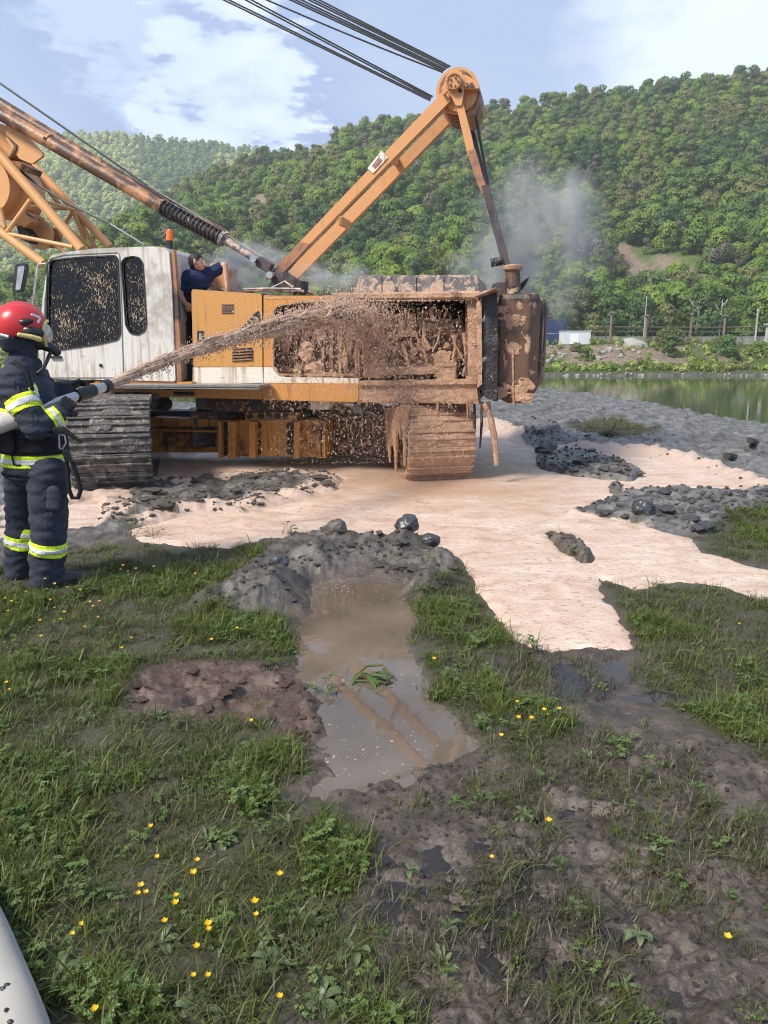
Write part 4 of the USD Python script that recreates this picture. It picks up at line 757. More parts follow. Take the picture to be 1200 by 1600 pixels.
# machinery house
hb = part('house_panel', rough(plate([(299, 456), (301, 452), (330, 454), (407, 459), (409, 462), (410, 573), (302, 573)], 0.0, .05, .01), .3, .003, 3), 'yellow_panel', label='orange door panel scorched near its right edge')
part('panel_top', plate([(299, 456), (301, 452), (330, 454), (408, 459), (408, 466), (300, 463)], 0.05, .5), 'yellow_panel', hb)
part('white_stripe', plate([(301, 574), (410, 573.5), (411, 598), (301, 601)], -0.004, .05), 'white_stripe', hb)
part('latch', plate([(308, 517), (318, 517), (318, 536), (308, 536)], -.012, .02, .01), 'black_rubber', hb)
part('handle', plate([(311, 521), (315, 521), (315, 532), (311, 532)], -.02, .01, .005), 'steel', hb)
part('vent', plate([(346, 475), (366, 475), (366, 491), (346, 491)], -.004, .006), 'half_burnt', hb)
for k in range(6): part('slot', plate([(347, 476 + 2.6 * k), (365, 476 + 2.6 * k), (365, 477.2 + 2.6 * k), (347, 477.2 + 2.6 * k)], -.008, .004), 'charred', hb)
lv = part('louvre', plate([(363, 545), (394, 543), (394, 563), (363, 565)], -.006, .02), 'charred', hb)
for k in range(4): part('slat', plate([(363, 548 + 4.6 * k), (394, 546 + 4.6 * k), (394, 548.2 + 4.6 * k), (363, 550.2 + 4.6 * k)], -.02, .014), 'half_burnt', lv)
sp = plate([(346, 540), (362, 525), (380, 510), (395, 492), (405, 484), (408, 500), (407, 524), (390, 531), (372, 536)], -.004, .003, .02)
part('scorch_plate', sp, 'charred', hb, 'burnt through patch on the door panel')
mid = part('house_panel', plate([(412, 461), (430, 462), (555, 462), (560, 472), (560, 573), (412, 573)], 0.0, .05, 0, [([(427, 488), (434, 478), (470, 472), (556, 470), (556, 585), (436, 585), (427, 574)], .05)]), 'yellow_frame', label='panel with a large round cornered burnt opening')
part('white_stripe', plate([(412, 573.5), (430, 573.5), (434, 583), (446, 589), (560, 591), (560, 599), (412, 598)], -.004, .05), 'white_stripe', mid)
part('opening_lip', prism(UP([(427, 488), (434, 478), (470, 472), (556, 470), (556, 585), (436, 585), (427, 574)], 0, .05).buffer(.012).difference(UP([(427, 488), (434, 478), (470, 472), (556, 470), (556, 585), (436, 585), (427, 574)], 0, .05).buffer(-.008)), -.015, .03), 'mud_coat', mid)
part('radiator', rough(plate([(424, 466), (562, 466), (562, 592), (424, 592)], .28, .1), .06, .03, 9, 8), 'mud_splashed', mid)
for k in range(9): part('radiator_fin', rough(plate([(432 + 14 * k, 470), (436 + 14 * k, 470), (436 + 14 * k, 590), (432 + 14 * k, 590)], .22, .07), .05, .016, 12, k), 'mud_splashed', mid)
for k in range(16):
    px, py = rs.uniform(436, 556), rs.choice([rs.uniform(475, 520), rs.uniform(520, 588)]); part('mud_splat', rough(lump(U(px, py, .2), (rs.uniform(.03, .12), .04, rs.uniform(.03, .13)), k, .9, 2, 2.2), .03, .01, 18, k), 'mud_coat', mid)
part('panel_seam', plate([(409, 459), (412, 459), (413, 600), (410, 600)], .01, .06), 'dark_inside')
part('front_wall', box(U(300, 500)[0], U(300, 500)[0] + .04, .06, .5, 1.04, U(300, 455)[2] - .02), 'charred')
zr = U(600, 461)[2]
part('roof', rough(cat_mesh([box(U(412, 461)[0], U(758, 461)[0], 0.0, 3.1, zr - .05, zr, .02)]), .25, .008, 5), 'mud_coat')
part('back_wall', box(U(412, 461)[0], U(745, 461)[0], 3.0, 3.05, 1.04, zr - .05), 'charred')
part('inner_wall', box(U(412, 461)[0], U(412, 461)[0] + .04, .06, 3.0, 1.04, zr - .05), 'charred')
part('inner_wall', box(U(748, 461)[0] - .04, U(748, 461)[0], .12, 3.0, 1.04, zr - .05), 'burnt_cavity')
part('bulkhead', box(U(560, 461)[0], U(745, 461)[0], 1.25, 1.3, 1.04, zr - .05), 'burnt_cavity')
# roof edge thick with mud and drips
e0, e1 = U(520, 463, -.06), U(752, 461, -.06)
part('roof_edge', rough(cat_mesh([bar(e0 + [0, .06, -.005], e1 + [0, .06, 0.0], .2, .085, ch=.02)]), .04, .012, 9, 5), 'mud_coat')
for k in range(26):
    t = rs.random(); o = e0 * (1 - t) + e1 * t + [0, rs.uniform(-.04, .0), -.05]; ln = rs.choice([.025, .03, .04, .05, .12, .2], p=[.3, .25, .2, .13, .08, .04])
    part('mud_drip', tube([o + [0, 0, .03], o, o - [0, 0, ln * .5], o - [0, 0, ln]], [.022, .018, .007, .003], 6), 'mud_coat')
e0, e1 = U(560, 629, -.03), U(746, 631, -.03)
for k in range(22):
    t = rs.random(); o = e0 * (1 - t) + e1 * t + [0, 0, .0]; ln = rs.choice([.025, .04, .06, .16, .24], p=[.4, .25, .15, .12, .08])
    part('mud_drip', tube([o + [0, 0, .03], o, o - [0, 0, ln * .5], o - [0, 0, ln]], [.024, .018, .008, .003], 6), 'mud_coat')
hood_px = [(553, 460), (562, 432), (570, 430.5), (738, 429.5), (745, 432), (753, 459)]
hood = part('hood', rough(cat_mesh([plate(hood_px, .16, 1.15)]), .12, .006, 6, 2), 'hood_metal', label='scorched hood spattered with mud on the roof')
for x0, x1 in ((557, 596), (598, 650), (652, 693), (695, 750)):
    xa, xb = x0 + (5 if x0 == 557 else 0), x1 - (5 if x1 == 750 else 0)
    part('hood_panel', plate([(x0, 458), (xa, 433), (xb, 432.5), (x1, 457.5)], .14, .025), 'hood_metal', hood)
# engine bay
eng = part('engine', rough(cat_mesh([plate([(600, 500), (690, 500), (705, 530), (700, 585), (600, 590)], .55, .6), plate([(690, 505), (722, 512), (720, 580), (692, 585)], .5, .4)]), .05, .05, 6, 5), 'mud_coat', label='mud covered engine in the open bay')
def ep(name, m, amp=.012, fr=14, mt='mud_coat'): part(name, rough(m, .035, amp, fr, len(used)), mt, eng)
for x0 in (627, 641): ep('filter', tube([U(x0, 489, .22), U(x0, 492, .22), U(x0, 515, .22), U(x0, 518, .22)], [.055, .065, .065, .05], 14), .004)
ep('filter_head', plate([(621, 516), (650, 516), (648, 526), (623, 526)], .16, .16)); ep('bracket', plate([(600, 575), (682, 572), (682, 584), (600, 587)], .1, .3))
ep('battery_box', plate([(681, 572), (712, 570), (711, 594), (682, 595)], .04, .3), .008); ep('box_lid', plate([(679, 568), (713, 567), (713, 572), (679, 573)], .03, .32), .005)
ep('pump', sphere(U(660, 540, .3), (.09, .1, .1), 2)); ep('pump', sphere(U(668, 558, .32), (.11, .12, .08), 2)); ep('alternator', disc(U(692, 560, .3), (0, 1, 0), .1, .2, 20)); ep('alternator', disc(U(661, 540, .22), (0, 1, 0), .065, .1, 16))
ep('cylinder_head', plate([(662, 498), (706, 500), (708, 522), (660, 520)], .36, .4), .03, 9); ep('turbocharger', sphere(U(722, 525, .4), (.08, .1, .12), 2)); ep('turbocharger', sphere(U(717, 503, .42), (.045, .05, .05), 2)); ep('manifold', tube([U(655, 505, .32), U(680, 512, .3), U(705, 508, .34), U(718, 530, .36), U(719, 560, .4)], .045, 10))
ep('oil_pan', plate([(618, 560), (680, 562), (676, 575), (622, 575)], .25, .5), .02); ep('cover', plate([(598, 500), (626, 498), (626, 575), (598, 578)], .3, .5), .05, 7); ep('cover', plate([(568, 498), (600, 498), (600, 590), (568, 590)], .16, .5), .06, 7); ep('strut', bar(U(629, 538, .15), U(640, 575, .12), .04, .05)); ep('strut', bar(U(712, 540, .12), U(728, 570, .1), .02, .02), .004)
hs = [[(650, 520), (655, 540), (664, 552), (668, 574)], [(640, 532), (646, 545), (645, 562)], [(663, 512), (662, 530), (672, 545)], [(688, 515), (684, 535), (676, 548)], [(706, 522), (712, 540), (708, 560), (714, 575)], [(725, 520), (728, 545), (730, 570), (724, 585)], [(602, 540), (618, 545), (630, 556), (650, 560)], [(575, 525), (590, 520), (606, 528), (625, 522)], [(570, 556), (590, 560), (612, 552)], [(655, 575), (662, 584), (672, 590)], [(632, 498), (620, 492), (610, 498), (604, 512)], [(676, 496), (672, 485), (680, 478)], [(694, 498), (698, 484), (692, 478)], [(612, 570), (622, 562), (634, 566)]]
for k, h in enumerate(hs): ep('hose', tube([U(x, y, .14 + .02 * (k % 5)) for x, y in h], .014 + .006 * (k % 3), 8), .006, 20)
for k in range(46):
    px, py = rs.uniform(572, 716), rs.uniform(502, 585); ep('fitting', lump(U(px, py, rs.uniform(.16, .36)), rs.uniform(.02, .05), k, .5, 1), .008, 20)
for k in range(26):
    px = rs.uniform(575, 720); ep('pipe', tube([U(px, rs.uniform(482, 500), .4), U(px + rs.uniform(-6, 6), rs.uniform(510, 530), .3)], .012, 6), .004)
part('fan_shroud', plate([(727, 466), (748, 465), (748, 598), (727, 598)], .08, .1), 'mud_coat_dark')
part('door_post', rough(plate([(731, 464), (746, 464), (747, 602), (731, 600)], -.02, .1), .05, .012, 10, 6), 'mud_coat')
part('rear_door', rough(plate([(748, 470), (756, 460), (776, 459), (778, 540), (776, 626), (760, 622), (749, 606)], -.16, .12), .04, .02, 8, 7), 'charred', label='charred door edge peeling beside the rear corner')
part('door_skin', rough(plate([(745, 472), (752, 466), (753, 600), (746, 606)], -.2, .14), .04, .014, 8, 8), 'mud_coat')
lip = rough(bar(U(746, 465, -.16), U(778, 452, -.16), .42, .02), .05, .02, 5, 9); part('curled_flap', lip, 'half_burnt')
# counterweight
ua, ub = U(776, 540)[0], U(776, 540)[0] + 0.47
zb, zt_ = U(790, 631)[2], U(800, 458)[2]
cwp = box(ua - .1, ub, 0.0, 3.1, 0, 1, 0).vertices
pl = Polygon([(ua, 0), (ub - .1, 0), (ub, .12), (ub + .04, 3.0), (ua, 3.0)]).buffer(-.05).buffer(.05, quad_segs=5)
ccw = m3.CrossSection([np.array(pl.exterior.coords)[:-1]])
lay = []
for zz, off in ((zb, -.14), (zb + .04, -.07), (zb + .14, -.01), (zb + .2, 0), (zt_ - .06, 0), (zt_ - .015, -.02), (zt_, -.06)):
    lay += [(x, y, zz) for x, y in np.array(pl.buffer(off).exterior.coords)]
cw = of(m3.Manifold.hull_points(np.array(lay)))
cwt = part('counterweight', rough(cw, .12, .008, 5, 4), 'burnt_house', label='scorched rounded counterweight streaked with mud')
part('rear_grille', rough(box(ub - .02, ub + .055, .35, 2.7, zb + .2, zt_ - .04, .02), .1, .006, 6, 3), 'burnt_fins', cwt)
for k in range(12): part('fin', box(ub + .04, ub + .075, .4 + .19 * k, .44 + .19 * k, zb + .42, zt_ - .08, .01), 'burnt_fins', cwt)
for zz in (zb + .22, zb + .4): part('grille_bar', box(ub + .04, ub + .085, .36, 2.68, zz, zz + .025, .008), 'mud_coat', cwt)
for k, (x, y0_, y1_, r_) in enumerate([(801, 545, 632, .02), (787, 553, 576, .022), (790, 530, 545, .018)]): part('mud_run', rough(tube([U(x, y0_, -.005), U(x + 1, (y0_ + y1_) / 2, -.008), U(x + 1.5, y1_, 0)], [r_ * .9, r_ * .55, r_ * .5], 7), .03, .006, 14, k), 'mud_coat', cwt)
for k, (x, y, a_, b_) in enumerate([(798, 503, .11, .07), (812, 500, .06, .05), (801, 545, .08, .06), (814, 600, .11, .09), (812, 478, .03, .045), (784, 484, .07, .04), (780, 615, .1, .06), (820, 620, .1, .06)]): part('mud_splat', rough(lump(U(x, y, .0), (a_, .007, b_), 40 + k, .9, 3, 2.2), .03, .004, 18, k), 'mud_coat', cwt)
# exhaust stack and wreckage on the roof
ex = part('exhaust_stack', rough(tube([U(801, 462, .5), U(801, 424, .5)], [.095, .085], 16), .05, .006, 9), 'burnt_house')
part('cap', rough(tube([U(801, 424, .5), U(801, 421, .5), U(801, 416, .5), U(801, 414, .5)], [.09, .115, .115, .09], 18), .04, .004, 9), 'mud_coat', ex)
part('burnt_bracket', plate([(767, 452), (770, 444), (778, 441), (792, 441), (792, 462), (767, 462)], .7, .25, .02), 'burnt_arm')
part('burnt_flap', plate([(810, 446), (826, 433), (822, 441), (815, 452), (810, 452)], .6, .2), 'charred')
part('roof_drum', tube([U(470, 462, .7), U(470, 440, .7)], .1, 18), 'charred')
for k, pts in enumerate([[(380, 452), (420, 451), (470, 452)], [(360, 457), (420, 453), (475, 455)], [(425, 450), (445, 440), (462, 452)]]): part('pipe', tube([U(x, y, .5 + .1 * k) for x, y in pts], .018, 7), 'hood_metal')
# A-frame
W1, W2 = 1.0, 2.0
def legs(px, w, th, mt, name, lab=None): return part(name, plate(px, w, th), mt, label=lab)
fl = part('frame_leg', plate([(415, 434), (692, 143), (704, 157), (512, 352), (430, 437)], W1, .1), 'yellow_arm', label='near leg of the A-frame')
part('frame_leg', plate([(446, 427), (698, 172), (712, 182), (462, 438)], W2, .1), 'yellow_arm', label='far leg of the A-frame')
fb = part('burnt_end', plate([(414, 436), (468, 378), (484, 381), (432, 438)], W1 - .006, .112), 'half_burnt', fl)
part('tie_plate', bar(U(532, 345, W1 + .2), U(545, 352, W2), .05, .12), 'yellow_arm'); part('tie_plate', bar(U(612, 250, W1 + .2), U(620, 252, W2), .05, .12), 'yellow_arm')
sg = part('warning_plate', plate([(574, 263), (596, 235), (606, 246), (583, 271)], W1 - .012, .008), 'white_stripe', fl, 'white warning plate with red edge')
plain('red_paint', (0.5, 0.12, 0.09), 0.5)
for a_ in (0.25, 0.5, 0.72):
    s0, s1 = np.array([575.5, 262.5]) * (1 - a_) + np.array([583, 270]) * a_, np.array([595.5, 237]) * (1 - a_) + np.array([605, 246]) * a_
    part('red_line', bar(U(*s0, W1 - .016) * .8 + U(*s1, W1 - .016) * .2, U(*s0, W1 - .016) * .25 + U(*s1, W1 - .016) * .75, .004, .012, up=(0, 1, 0)), 'red_paint', sg)
hc, hc2 = U(710, 125, W1), U(716, 143, W1)
part('foot_bracket', plate([(418, 452), (428, 428), (446, 424), (470, 440), (474, 456)], W1 - .1, .1), 'burnt_arm'); part('foot_bracket', plate([(430, 455), (440, 434), (462, 438), (478, 456)], W2 - .1, .5), 'yellow_arm')
part('foot_pin', disc(U(427, 431, W1 - .05), (0, 1, 0), .045, .3, 14), 'steel')
sc_ = U(718, 150, W1); sr = abs(U(718 - 34, 140, W1)[0] - U(718, 140, W1)[0])
shv = part('sheave_block', disc(sc_ + [-.0, .12, .05], (0, 1, 0), sr * .78, .12, 36), 'yellow_arm')
c0 = U(714, 140, W1 + .08)
for k in range(6): part('sheave', disc(np.array([c0[0], W1 + .14 + .14 * k, c0[2]]), (0, 1, 0), sr, .03, 40), 'yellow_arm' if k == 0 else 'half_burnt', shv); 
for k in range(5): part('sheave_groove', disc(np.array([c0[0], W1 + .21 + .14 * k, c0[2]]), (0, 1, 0), sr * .86, .1, 30), 'rope', shv)
part('sheave_ring', disc(np.array([c0[0], W1 + .1, c0[2]]), (0, 1, 0), sr * .82, .05, 40, sr * .7), 'half_burnt', shv)
part('head_plate', plate([(697, 122), (703, 111), (713, 108), (721, 113), (725, 122), (726, 134), (724, 148), (721, 165), (712, 165), (706, 152), (699, 142), (692, 150), (690, 138)], W1 - .06, .05, .02), 'yellow_arm', shv)
part('pin_boss', disc(U(709, 127, W1 - .08), (0, 1, 0), .105, .06, 30), 'yellow_arm', shv); part('pin_ring', disc(U(709, 127, W1 - .115), (0, 1, 0), .09, .02, 30, .075), 'half_burnt', shv)
for k in range(5): part('pin_bolt', disc(U(709, 127, W1 - .12) + .05 * np.array([math.cos(k * 1.257), 0, math.sin(k * 1.257)]), (0, 1, 0), .014, .03, 8), 'half_burnt', shv)
part('pin_hole', disc(U(719, 142, W1 - .062), (0, 1, 0), .022, .02, 12), 'dark_inside', shv)
part('lug', plate([(726, 129), (747, 127), (748, 138), (726, 139)], W1 - .05, .12), 'yellow_arm', shv)
for x in (729, 737): part('lug_bolt', disc(U(x, 133, W1 - .06), (0, 1, 0), .025, .04, 12), 'half_burnt', shv)
part('block_side', plate([(744, 126), (750, 140), (749, 160), (740, 178), (730, 182), (722, 176), (742, 150)], W1 + .1, .7, .01), 'half_burnt', shv)
# rear strut
part('rear_strut', plate([(711, 158), (722, 156), (737, 214), (742, 240), (731, 244)], W1 - .04, .12), 'yellow_arm', label='orange upper length of the rear strut')
part('rear_strut', plate([(730, 236), (742, 232), (756, 282), (763, 300), (753, 303), (741, 275)], W1 - .05, .14), 'half_burnt', label='half scorched middle length of the rear strut')
part('rear_strut', plate([(752, 290), (764, 288), (797, 412), (791, 417), (783, 408)], W1 - .055, .15), 'burnt_arm', label='blackened lower length of the rear strut')
part('rear_strut', plate([(728, 190), (737, 188), (790, 395), (800, 420), (790, 420)], W2, .12), 'burnt_arm', label='far rear strut')
part('strut_clamp', rough(disc(U(776, 409, W1 - .08), (1, 0, .2), .05, .14, 10), .04, .012, 20), 'charred')
part('rear_rope', cat_mesh([tube([U(742, 172, W1 + .3), U(752, 225, W1 + .3), U(764, 295, W1 + .3), U(796, 440, W1 + .3)], .014, 6), tube([U(741, 175, W1 + .4), U(751, 228, W1 + .4), U(763, 300, W1 + .4)], .01, 6)]), 'rope')
# ropes from the sheave head to the boom
def rope(p, q, w0, w1, r=.011, sag=0.0, mt='rope', name='hoist_rope'):
    a, b = U(*p, w0), U(*q, w1); d = (a - b); a = b + d * 1.6
    pts = [b + (a - b) * t - np.array([0, 0, sag * 4 * t * (1 - t)]) for t in np.linspace(0, 1, 9)]
    part(name, tube(pts, r, 6), mt)
for p, q, w in (((350, 0), (672, 157), 1.15), ((358, 0), (673, 155), 1.25), ((384, 0), (674, 153), 1.4), ((393, 0), (676, 151), 1.55)): rope(p, q, w, w)
for p, q, w, s in (((426, 0), (692, 113), 1.15, .03), ((454, 0), (693, 111), 1.3, 0), ((462, 0), (695, 109), 1.45, 0), ((471, 0), (697, 108), 1.55, 0), ((483, 0), (700, 106), 1.65, 0), ((491, 0), (702, 105), 1.75, 0), ((499, 0), (704, 104), 1.85, 0)): rope(p, q, w, w, sag=s)
rope((0, 130), (232, 291), 1.9, 1.9, .017); part('boom_rope', tube([U(232, 291, 1.9), U(330, 350, 1.7), U(420, 412, 1.5)], .017, 6), 'rope')
part('boom_rope', tube([U(-60, 190, 1.3), U(26, 262, 1.3), U(60, 290, 1.3), U(110, 320, 1.3), U(172, 350, 1.3)], .015, 6), 'rope'); part('boom_rope', tube([U(172, 350, 1.3), U(226, 383, 1.3)], .016, 6), 'rope_pale')
# back stops: rusty tubes with springs
def backstop(a, b, c, d, w, r, lab):
    A, B, C, D = (U(*p, w) for p in (a, b, c, d)); A = B + (A - B) * 1.35
    root = part('back_stop', tube([A, A * .75 + B * .25, A * .5 + B * .5, A * .25 + B * .75, B], r, 16), 'rust_tube', label=lab)
    part('rod', tube([B, C, D], r * .55, 12), 'hood_metal', root)
    ax = (C - B); n = 15; L_ = np.linalg.norm(ax); ax /= L_; x = np.cross(ax, (0, 1, 0)); x /= np.linalg.norm(x); y = np.cross(ax, x)
    t = np.linspace(0, 1, n * 12); hel = B + ax * (t * L_)[:, None] + r * .92 * (np.cos(t * n * 2 * PI)[:, None] * x + np.sin(t * n * 2 * PI)[:, None] * y)
    part('spring', tube(hel, r * .22, 6), 'charred', root)
    for s_ in (1, -1): part('guide_rod', tube([B + s_ * x * r * 1.1, C + s_ * x * r * 1.1], r * .16, 6), 'burnt_house', root)
    part('clevis', bar(C * .25 + D * .75, D, r * 1.5, r * 1.6), 'burnt_arm', root); part('end_collar', tube([B - ax * .02, B + ax * .02], r * 1.15, 16), 'rust_tube', root); part('end_collar', tube([C - ax * .02, C + ax * .03], r * 1.1, 16), 'hood_metal', root)
    part('pin', disc(C * .3 + D * .7, (0, 1, 0), r * .5, r * 3, 12), 'steel', root); h = A * .33 + B * .67
    return root
bs = backstop((0, 178), (253, 323), (347, 373), (424, 420), W1, .088, 'near rusty back stop tube with coil spring')
backstop((0, 162), (262, 322), (352, 371), (430, 416), W2, .085, 'far rusty back stop tube with coil spring')
part('tube_hole', disc(U(70, 216, W1 - .085), (0, 1, -.3), .022, .02, 12), 'dark_inside', bs); part('weld_ring', tube([U(74, 218, W1), U(78, 220.5, W1)], .094, 16), 'rust_tube', bs)
# boom foot: lattice chords and braces
N_, F_ = 1.0, 2.3
def chord(a, b, w, r, mt='yellow_boom', ext=1.0, w2=None, name='boom_chord'):
    A, B = U(*a, w), U(*b, w if w2 is None else w2); A = B + (A - B) * ext; part(name, tube([A, (A + B) / 2, B], r, 12), mt, boom)
boom = part('boom_section', plate([(-40, 236), (-2, 192), (10, 196), (26, 224), (24, 236), (14, 246), (-40, 250)], N_ + .25, .5), 'yellow_boom', label='orange lattice boom foot with rope drum')
chord((0, 243), (128, 390), N_, .07, ext=1.6); chord((0, 362), (68, 412), N_, .065, ext=2.0); chord((52, 258), (172, 386), F_, .062, ext=1.7); chord((48, 262), (92, 318), F_ - .3, .035); chord((26, 312), (-30, 260), F_, .04)
for a, b, wa, wb, r in (((12, 362), (48, 312), N_, N_, .034), ((14, 366), (114, 386), N_, N_, .03), ((0, 325), (8, 356), N_, N_, .034), ((42, 324), (112, 326), N_, F_, .03), ((60, 312), (116, 328), N_, F_, .026), ((112, 328), (150, 388), F_, F_, .036), ((115, 330), (134, 380), F_ - .1, F_, .03), ((114, 330), (100, 352), F_, F_, .03), ((84, 336), (142, 388), N_ + .1, F_, .026), ((84, 382), (104, 396), N_ + .6, N_ + .6, .03), ((60, 372), (100, 352), N_ + .8, F_, .028)):
    chord(a, b, wa, r, w2=wb, name='boom_brace')
part('shroud_plate', plate([(8, 196), (14, 192), (28, 200), (50, 222), (66, 239), (66, 244), (58, 250), (50, 256), (30, 248), (10, 218)], N_ + .1, .05, .02), 'yellow_boom', boom); part('shroud_edge', plate([(4, 206), (26, 226), (25, 234), (16, 247), (13, 246), (21, 232), (22, 228)], N_ + .08, .02), 'rust_tube', boom)
part('guard_plate', plate([(8, 250), (30, 252), (46, 262), (42, 270), (20, 262)], N_ + .2, .3), 'rust_tube', boom)
part('rope_drum', disc(U(8, 298, N_ + .45), (0, 1, 0), .38, .8, 40), 'yellow_boom', boom); part('drum_flange', disc(U(8, 302, N_ + .3), (0, 1, 0), .37, .05, 40), 'yellow_boom', boom); part('drum_hub', disc(U(-6, 288, N_ + .2), (0, 1, 0), .17, .16, 30), 'yellow_boom', boom)
part('motor_housing', plate([(18, 326), (24, 322), (36, 328), (50, 336), (46, 348), (30, 356), (18, 350)], N_ + .5, .3), 'yellow_boom', boom); part('motor_box', bar(U(36, 352, N_ + .4), U(52, 340, N_ + .4), .2, .16), 'yellow_boom', boom)
part('plate_sheave', disc(U(62, 366, N_ + .6), (0, 1, 0), .22, .06, 36), 'yellow_boom', boom); part('plate_sheave', disc(U(82, 372, N_ + .8), (0, 1, 0), .15, .06, 30), 'rust_tube', boom); part('bracket', plate([(26, 354), (34, 352), (50, 372), (44, 380), (32, 374)], N_ + .3, .2), 'charred', boom)
part('hose', tube([U(42, 334, N_ + .3), U(56, 342, N_ + .3), U(68, 356, N_ + .3)], .012, 6), 'black_rubber', boom)
# burnt hoses hanging under the rear corner, and things on the left track
for k, (x0, x1, y1_, r_) in enumerate([(700, 698, 668, .012), (717, 720, 652, .016), (729, 736, 680, .014), (741, 741, 690, .018), (752, 752, 660, .012), (753, 750, 700, .018), (764, 765, 672, .02), (701, 701, 640, .02), (712, 712, 645, .014)]): part('hanging_hose', tube([U(x0, 628, .1 + .05 * (k % 3)), U((x0 + x1) / 2 + 1, (628 + y1_) / 2, .1 + .05 * (k % 3)), U(x1, y1_, .1 + .05 * (k % 3))], [r_, r_, r_ * .6], 7), 'burnt_arm' if k % 2 else 'mud_coat')
part('hanging_strip', rough(tube([U(757, 630, -.1), U(766, 650, -.1), U(772, 680, -.1), U(776, 727, -.1)], [.036, .034, .036, .03], 8), .05, .006, 12), 'mud_coat', label='thick burnt strip hanging to the ground')
part('step_plate', rough(plate([(160, 622), (246, 620), (248, 630), (240, 640), (152, 640)], -.05, .3), .08, .012, 7), 'charred', label='black sooted step above the left track')
part('step_top', plate([(165, 617), (246, 617), (246, 623), (160, 624)], -.06, .3), 'hood_metal'); part('hose_coil', cat_mesh([rough(disc(U(256, 631, .1), (0, 1, .1), .09, .12, 14), .04, .02, 14)]), 'charred')
part('white_box', plate([(486, 625), (515, 625), (513, 640), (486, 640)], .3, .2, .01), 'white_stripe', label='small white box under the side beam')
part('inner_housing', plate([(328, 412), (342, 410), (352, 418), (354, 452), (326, 452)], 1.0, .4), 'yellow_arm', label='pale orange housing behind the man')
part('gap_floor', box(U(272, 598)[0], U(303, 598)[0], -.05, 1.2, .99, 1.03), 'charred'); part('cab_back', box(U(275, 500)[0] + .01, U(275, 500)[0] + .03, .2, 1.2, 1.05, 2.35), 'burnt_cavity')

# ------------------------------------------------------------------ people
def skin(bones, edge=.02, it=8, disp=0.0, fr=18, seed=0):
    ms = []
    for b in bones:
        p = np.vstack([trimesh.creation.icosphere(2, 1.0).vertices * np.broadcast_to(r, 3) + np.asarray(c) for c, r in b]); ms.append(m3.Manifold.hull_points(p))
    m = of(m3.Manifold.batch_boolean(ms, m3.OpType.Add).refine_to_length(edge)); m.merge_vertices()
    old = m.vertices.copy(); trimesh.smoothing.filter_taubin(m, iterations=it); bad = np.linalg.norm(m.vertices - old, axis=1) > edge * 1.5; m.vertices = np.where(bad[:, None], old, m.vertices)
    if disp: m.vertices = m.vertices + m.vertex_normals * ((meshkit.fbm(m.vertices * fr * [.7, .7, 2.2], 3, seed) - .5) * 3.2 * disp)[:, None]
    return m
def chain(*j): return [[j[i], j[i + 1]] for i in range(len(j) - 1)]
def band(m, c, axis, half, grow=.006):
    """a slice of a garment, slightly proud of it"""
    g = m.copy(); g.vertices = g.vertices + g.vertex_normals * grow
    axis = np.asarray(axis, float); axis /= np.linalg.norm(axis)
    cut = trimesh.creation.box((.46, .46, half * 2)); M = np.eye(4); M[:3, :3] = frame_z(axis + 1e-6).T; M[:3, 3] = c; cut.apply_transform(M)
    return of(man_of(g) ^ man_of(cut))
def hand(w, d, n, side, curls, s=1.0, thumb=(.35, .6), r=.0105):
    w, d, n = (np.asarray(q, float) for q in (w, d, n)); d = d / np.linalg.norm(d); n = n - d * (n @ d); n /= np.linalg.norm(n); l = np.cross(n, d) * side
    k = w + d * .085 * s
    b = [[(w, .024 * s), (w + d * .03 * s + l * .018 * s, .019 * s), (w + d * .03 * s - l * .018 * s, .019 * s), (k + l * .03 * s, .0135 * s), (k - l * .03 * s, .0135 * s)]]
    for f in range(4):
        p = k + l * (.031 - .0205 * f) * s; L_ = (.042, .047, .045, .035)[f] * s; a = curls[f] * .5; rr = r * s * (1, 1.03, 1, .88)[f]
        for q in range(3):
            dd = d * math.cos(a) + n * math.sin(a); e = p + dd * L_ * (1, .68, .52)[q]; b.append([(p, rr * (1 - .07 * q)), (e, rr * (.93 - .08 * q))]); p = e; a += curls[f] * (.62, .5, .4)[q]
    p = w + d * .022 * s + l * .026 * s; a = thumb[0]
    for q in range(3):
        dd = d * math.cos(a) * .75 + l * (.75 - .3 * q) + n * thumb[1] * (.5 + .4 * q); dd /= np.linalg.norm(dd); e = p + dd * (.036, .03, .024)[q] * s; b.append([(p, r * s * 1.2), (e, r * s * (1.1 - .1 * q))]); p = e
    return b
def fabric(name, col, rough_=0.85, noise=60.0, spec=0.25, fuzz=0.0, bump=0.25):
    return plain(name, col, rough_, 0, noise, .25, bump, .002, spec)
dirty('turnout', (0.019, 0.025, 0.042), drip=(0.035, 0.038, 0.048), drip_amt=0.5, soot=(0.012, 0.015, 0.026), soot_lo=0.5, soot_hi=0.64, mud=(0.07, 0.062, 0.055), mud_lo=0.68, mud_hi=0.8, rough_=0.85, seed=3.7, bump=0.35, mud_scale=5.0, drip_lo=.5, scale_z=6.0); fabric('webbing', (0.012, 0.012, 0.014)); fabric('lime_band', (0.62, 0.78, 0.03), .6); fabric('silver_band', (0.60, 0.62, 0.62), .45); fabric('glove_leather', (0.012, 0.012, 0.014), .6)
fabric('navy_shirt', (0.016, 0.026, 0.075)); fabric('dark_trousers', (0.014, 0.015, 0.022)); plain('skin', (0.46, 0.25, 0.17), .5, 0, 20, .12, .05); plain('hair', (0.012, 0.010, 0.009), .55, 0, 90, .4, .6)
